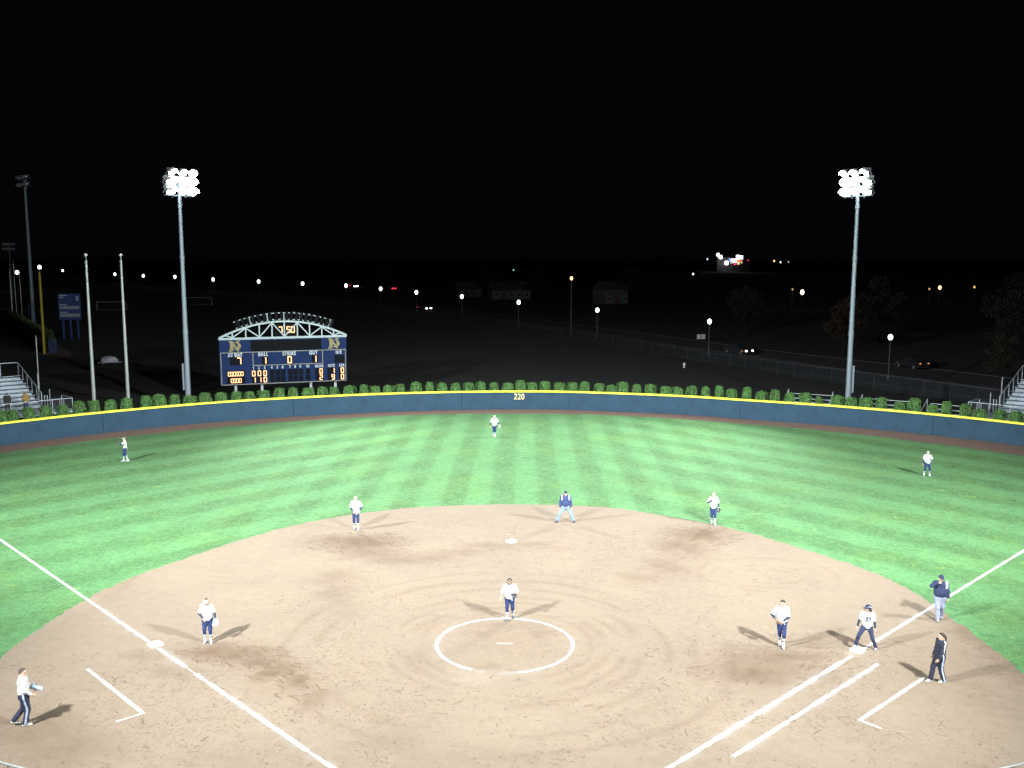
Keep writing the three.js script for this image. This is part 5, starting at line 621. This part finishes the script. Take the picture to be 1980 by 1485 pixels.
  if (hat?.kind === 'helmet') { const F = new Field(...HB); F.ell(V(0, 0.03, -0.012), [0.115, 0.125, 0.132], 0.01); F.cut((x, y, z) => 0.0 - 0.075 - y); F.cut((x, y, z) => Math.min(z - 0.03, 0.045 - y)); F.ell(V(0, 0.055, 0.14), [0.085, 0.012, 0.06], 0.012); headPart('helmet', F, hat.color, gloss); mesh('helmet_patch', new THREE.SphereGeometry(0.133, 10, 8, 0.35, 0.45, 1.0, 0.42).translate(0, 0.028, -0.012).rotateY(hat.patch || 0).applyMatrix4(hm), mat([0.7, 0.72, 0.75], 0.4), o); const g = []; for (const y of [-0.01, -0.06]) for (let k = 0; k < 6; k++) { const a = -1.2 + 0.4 * k, b = a + 0.4; g.push(bar(V(Math.sin(a) * 0.12, y, Math.cos(a) * 0.13), V(Math.sin(b) * 0.12, y, Math.cos(b) * 0.13), 0.005, 0.005, 5)); } mesh('face_cage', join(g).applyMatrix4(hm), mat(BLACK, 0.4), o); }
  if (hat?.kind === 'hood') { const F = new Field(...HB); F.ell(V(0, 0.02, -0.03), [0.115, 0.14, 0.125], 0.01).cap(V(0, -0.1, -0.04), V(0, -0.2, -0.04), 0.095, 0.1, 0.03); F.cut((x, y, z) => Math.max(0, 0.0) + 0.07 - hyp(x, y + 0.01, (z - 0.1) * 0.8)); headPart('hood', F, hat.color); }
  if (p.glove) { const s = p.glove.hand ?? 1; mesh('fielding_glove', mittGeo(p.glove.a, p.glove.b).applyMatrix4(HM[s]), cloth, o); }
  if (p.number) { const g = lettering(p.number, 0.16, 0.012, 0.85); g.translate(0.0, 0, 0); const q = at(0.62, p.numberX || 0.0, 0.118 * f + 0.022); g.rotateY(tw); g.translate(q.x, q.y, q.z); mesh('jersey_number', g, mat([0.03, 0.04, 0.1], 0.8), o); }
  for (const [x, y, z, w2, h2, m2] of p.patches || []) mesh('emblem', new THREE.SphereGeometry(1, 10, 8).scale(w2, h2, 0.006).translate(x, y, z), m2, o);
  return { o, WR, HM };
}
const whitePatch = mat([0.75, 0.77, 0.8], 0.7), players = 'fielding players in white and blue', LB = [0.45, 0.55, 0.6];
const trimmed = (base) => (x, y, z) => (hyp(x, y - 1.55, z - 0.035) < 0.105 && y < 1.535 ? NAVY : Math.abs(x) > 0.112 && Math.abs(x) < 0.155 && y > 1.0 && y < 1.3 && Math.abs(z) < 0.045 ? NAVY : base);
const kit = (more = {}) => ({ shirt: WHITE, shirtColor: trimmed(more.shirt || WHITE), sleeve: 0.78, under: NAVY, pants: ROYAL, pantLen: 0.3, sock: WHITE, sockTop: [0.45, 0.5, 0.52], sockBand: BLACK, shoe: [0.4, 0.43, 0.5], hem: 0.06, loose: 0.02, ...more });
person('pitcher in white jersey and blue knickers walking at the top of the chalk circle', [0.13, -15.6], 0, 1.68, { group: players, fit: 1.12, feet: [[-0.1, 0.085, 0.14, -0.15], [0.13, 0.1, -0.16, 0.25]], wrists: [[-0.37, 0.9, 0.1], [0.22, 1.12, 0.24]], elbow: [[-1, 0, -0.3], [0.8, -1, -0.3]], palm: [[1, 0, 0.3], [-0.3, 0, 1]], glove: { a: [0.06, 0.075, 0.085], b: [0.02, 0.02, 0.025] }, hat: { kind: 'mask' }, wear: kit({ under: null, sleeve: 0.95, shoe: [0.12, 0.14, 0.17] }), patches: [[0.1, 0.86, 0.13, 0.02, 0.025, whitePatch]] });
person('third base player in white headband looking down, pale blue glove hanging', [-10.94, -13.15], 0.06, 1.69, { group: players, fit: 1.12, feet: [[-0.1, 0.085, 0.03, -0.1], [0.12, 0.085, 0.06, 0.35]], wrists: [[-0.09, 1.03, 0.22], [0.35, 0.86, 0.1]], elbow: [[-1, -0.2, -0.2], [0.9, 0, -0.5]], palm: [[0, -1, 0.1], [-0.3, 0, 1]], headPitch: 0.28, glove: { a: LB, b: [0.16, 0.22, 0.25] }, hat: { kind: 'visor', color: WHITE }, wear: kit(), hair: [0.11, 0.09, 0.06] });
person('first base player in white holding a tan glove at the waist', [10.1, -13.2], -0.18, 1.8, { group: players, feet: [[-0.03, 0.085, -0.16, -0.1], [0.07, 0.085, 0.12, 0.1]], wrists: [[-0.2, 1.04, 0.24], [0.02, 1.02, 0.26]], elbow: [[-1, -0.2, -0.4], [1, -0.1, -0.4]], palm: [[1, 0.4, 0.2], [-1, 0.5, 0.2]], curl: 0.85, headYaw: -0.25, headPitch: 0.12, hip: [0, 0.92, 0], spine: [0, 0.51, 0.03], glove: { hand: 0, a: [0.3, 0.22, 0.15], b: [0.2, 0.14, 0.09] }, wear: kit({ stripe: [0.6, 0.65, 0.75] }), pony: 1, patches: [[0.085, 0.87, 0.125, 0.02, 0.025, whitePatch]] });
person('base runner in navy helmet and white shirt number 27, foot on first base', [13.12, -13.05], -0.32, 1.72, { hip: [0.02, 0.87, 0], spine: [0.0, 0.52, 0.03], feet: [[-0.34, 0.16, 0.13, -0.5], [0.36, 0.085, -0.06, -0.2]], wrists: [[-0.31, 0.83, 0.02], [0.3, 0.83, 0.02]], elbow: [[-0.6, 0, -0.8], [0.6, 0, -0.8]], headYaw: -0.95, headPitch: 0.05, hat: { kind: 'helmet', color: [0.022, 0.027, 0.075], patch: 3.2 }, longHair: 1, hair: [0.025, 0.02, 0.02], number: '27', numberX: 0.03, wear: kit({ pants: NAVY, pantLen: 0.95, sock: null, shoe: [0.3, 0.36, 0.38], pantLoose: 0.0 }), patches: [[-0.06, 0.81, 0.118, 0.022, 0.022, whitePatch]] });
person('umpire in navy jacket and pale trousers standing legs apart near second base', [2.86, -29.45], 0, 1.76, { fit: 1.25, shoulder: 1.2, belly: 0.03, hip: [0, 0.86, 0], spine: [0, 0.54, 0.02], feet: [[-0.42, 0.085, 0, -0.35], [0.42, 0.085, 0, 0.35]], wrists: [[-0.3, 0.84, 0.12], [0.3, 0.84, 0.12]], elbow: [[-1, 0, -0.4], [1, 0, -0.4]], headPitch: 0.1, hat: { kind: 'cap', color: NAVY }, hair: [0.2, 0.2, 0.2], wear: { shirtName: 'jacket', shirt: [0.03, 0.045, 0.13], shirtColor: (x, y, z) => (Math.abs(Math.abs(x) - 0.19) < 0.028 && y > 1.2 && z > -0.02 ? WHITE : [0.03, 0.045, 0.13]), sleeve: 1.97, loose: 0.028, hem: 0.02, pants: [0.17, 0.245, 0.34], pantLen: 0.97, pantLoose: 0.026, shoe: BLACK, sole: BLACK } });
person('umpire in navy jacket and grey trousers raising a hand to the face', [17.0, -15.95], -0.22, 1.81, { fit: 1.28, shoulder: 1.18, belly: 0.05, feet: [[-0.07, 0.085, 0.2, -0.1], [0.1, 0.1, -0.14, 0.1]], wrists: [[-0.13, 1.47, 0.22], [0.27, 0.88, 0.1]], elbow: [[-1, -0.5, 0.1], [0.9, 0, -0.6]], palm: [[0.8, 0, -0.6], [-1, 0, 0.2]], curl: 0.85, headYaw: 0.1, headPitch: 0.15, hat: { kind: 'cap', color: NAVY }, hair: [0.3, 0.3, 0.3], wear: { shirtName: 'jacket', shirt: NAVY, shirtColor: (x, y, z) => (x > 0.15 && x < 0.24 && y > 1.25 && z > 0.0 ? WHITE : [0.022, 0.032, 0.085]), sleeve: 1.97, loose: 0.03, hem: 0.03, pants: [0.25, 0.27, 0.38], pantLen: 0.97, pantLoose: 0.024, shoe: [0.3, 0.33, 0.38], sole: BLACK } });
person('first base coach in navy tracksuit with white stripes and ponytail, facing left', [14.62, -10.35], -1.42, 1.74, { fit: 1.18, feet: [[0.05, 0.085, -0.14, 0.0], [-0.06, 0.1, 0.26, 0.1]].reverse(), hip: [0, 0.92, 0.02], spine: [0, 0.52, -0.03], wrists: [[-0.24, 0.86, 0.1], [0.22, 0.87, 0.2]], elbow: [[-0.5, 0, -1], [0.5, 0, -1]], pony: 1, hair: [0.045, 0.03, 0.024], wear: { shirtName: 'track_jacket', shirt: NAVY, shirtColor: (x, y, z) => (Math.abs(x) > 0.15 && Math.abs(z + 0.005 - (1.4 - y) * 0.12) < 0.024 ? WHITE : [0.018, 0.022, 0.045]), sleeve: 1.95, loose: 0.02, hem: 0.1, pants: [0.018, 0.02, 0.042], stripe: [0.42, 0.5, 0.7], pantLen: 0.96, pantLoose: 0.02, shoe: WHITE } });
const coachL = person('third base coach in white pullover and striped navy trousers walking away', [-14.4, -6.85], 2.0, 1.8, { fit: 1.2, feet: [[-0.08, 0.085, 0.0, 0.0], [0.08, 0.17, -0.3, 0.0]], toe: [0, 0.05], wrists: [[-0.22, 0.98, 0.22], [0.12, 1.02, 0.26]], elbow: [[-0.8, -0.2, -0.8], [0.8, -0.2, -0.8]], palm: [[1, 0.3, 0], [-1, 0.3, 0]], curl: 0.85, headYaw: -0.5, hair: [0.075, 0.055, 0.045], wear: { shirtName: 'pullover', shirt: WHITE, sleeve: 1.95, loose: 0.028, hem: 0.08, pants: [0.022, 0.026, 0.06], stripe: [0.36, 0.44, 0.62], pantLen: 0.96, pantLoose: 0.022, shoe: WHITE } });
{ const w = coachL.o.localToWorld(coachL.WR[1].clone().add(V(0.0, 0.05, 0.09))); coachL.o.updateMatrixWorld(); const q = coachL.WR[1].clone().add(V(-0.06, 0.045, 0.1)).applyMatrix4(coachL.o.matrixWorld); const c = thing('clipboard', 'pale blue clipboard held by the coach in white', 'clipboard', [q.x, q.y, q.z], 2.0); mesh('board', box(0.24, 0.012, 0.32, 0, 0, 0), mat([0.2, 0.36, 0.62], 0.5), c).rotation.x = 0.5; mesh('paper', box(0.21, 0.004, 0.28, 0, 0.0085, 0), mat([0.5, 0.66, 0.85], 0.8), c).rotation.x = 0.5; mesh('clip', box(0.09, 0.016, 0.03, 0, 0.08, -0.13), alu, c).rotation.x = 0.5; }
person('shortstop in white with hands at the belly at the left edge of the grass', [-8.1, -27.8], 0.05, 1.77, { group: players, feet: [[-0.1, 0.1, -0.1, -0.1], [0.12, 0.085, 0.14, 0.15]], wrists: [[-0.12, 0.98, 0.22], [0.2, 1.0, 0.18]], elbow: [[-1, -0.2, -0.4], [1, -0.1, -0.4]], palm: [[1, 0, 0.4], [-1, 0, 0.4]], headPitch: 0.2, hat: { kind: 'visor', color: WHITE }, hair: [0.42, 0.32, 0.2], glove: { hand: 1, a: [0.5, 0.52, 0.52], b: [0.1, 0.13, 0.2] }, wear: kit() });
person('second base player in white with one hand at the chin, black glove hanging', [10.7, -29.2], -0.05, 1.73, { group: players, feet: [[-0.06, 0.1, -0.12, -0.1], [0.08, 0.085, 0.12, 0.1]], wrists: [[-0.1, 1.36, 0.2], [0.3, 0.86, 0.06]], elbow: [[-0.9, -0.8, 0.1], [0.8, 0, -0.7]], palm: [[0.6, 0, -0.8], [-1, 0, 0.3]], hair: [0.42, 0.32, 0.2], pony: 1, glove: { a: [0.03, 0.03, 0.035], b: [0.35, 0.35, 0.36] }, wear: kit() });
person('centre fielder in white strolling with arms held out, white glove', [-1.79, -53.6], 0, 1.72, { y: Y.grass, group: players, feet: [[-0.05, 0.1, -0.14, -0.1], [0.07, 0.085, 0.16, 0]], wrists: [[-0.34, 0.86, 0.1], [0.4, 0.9, 0.08]], elbow: [[-0.8, 0.1, -0.5], [0.8, 0.1, -0.5]], hat: { kind: 'visor', color: WHITE }, hair: [0.42, 0.34, 0.22], glove: { a: WHITE, b: [0.5, 0.52, 0.52] }, wear: kit() });
person('left fielder in white turned sideways with dark glove raised to the face', [-27.0, -43.9], -1.15, 1.72, { y: Y.grass, group: players, feet: [[-0.09, 0.085, 0.12, 0], [0.1, 0.1, -0.16, 0.1]], wrists: [[-0.14, 0.86, -0.1], [0.12, 1.4, 0.36]], elbow: [[-0.6, 0, -0.8], [0.9, -0.9, 0]], palm: [[1, 0, 0.2], [-0.4, 0, -1]], hair: [0.03, 0.026, 0.024], pony: 1, hat: { kind: 'visor', color: [0.3, 0.36, 0.38] }, glove: { a: [0.05, 0.055, 0.06], b: [0.12, 0.12, 0.12] }, wear: kit() });
person('right fielder in white standing legs apart, glove held before the chest', [26.8, -40.8], -0.1, 1.66, { y: Y.grass, group: players, fit: 1.08, hip: [0, 0.91, 0], feet: [[-0.2, 0.085, 0.06, -0.25], [0.2, 0.085, -0.04, 0.2]], wrists: [[-0.32, 0.85, 0.06], [0.1, 1.12, 0.25]], elbow: [[-0.8, 0, -0.6], [1, -0.3, -0.4]], palm: [[1, 0, 0.3], [-0.3, 0.2, 1]], hat: { kind: 'cap', color: [0.28, 0.36, 0.4] }, glove: { a: WHITE, b: [0.1, 0.11, 0.12] }, wear: kit({ shirt: [0.62, 0.64, 0.62] }) });
const coat = (color, pants, more = {}) => ({ shirtName: 'coat', shirt: color, sleeve: 1.95, loose: 0.045, hem: 0.16, pants, pantLen: 0.96, pantLoose: 0.022, shoe: BLACK, sole: BLACK, ...more });
person('spectator in dark green coat and brimmed hat on the left stand', [-42.9, -58.05], 0.7, 1.74, { y: 0.95, fit: 1.2, wrists: [[-0.16, 1.0, 0.26], [0.16, 1.0, 0.26]], hat: { kind: 'cap', color: [0.04, 0.038, 0.03] }, wear: coat([0.03, 0.035, 0.03], [0.02, 0.022, 0.035]) });
person('spectator in tan hooded coat and jeans on the left stand', [-41.65, -58.6], 0.7, 1.74, { y: 0.95, fit: 1.25, wrists: [[-0.12, 1.0, 0.28], [0.2, 1.14, 0.28]], hat: { kind: 'hood', color: [0.32, 0.2, 0.07] }, wear: coat([0.34, 0.21, 0.07], [0.06, 0.09, 0.16]) });
person('spectator in dark purple coat cut by the photo\'s left edge', [-43.6, -57.3], 0.7, 1.7, { y: 0.95, fit: 1.15, hat: { kind: 'knit', color: [0.06, 0.03, 0.07] }, wear: coat([0.07, 0.025, 0.08], [0.05, 0.08, 0.2]) });

renderer.render(scene, camera);
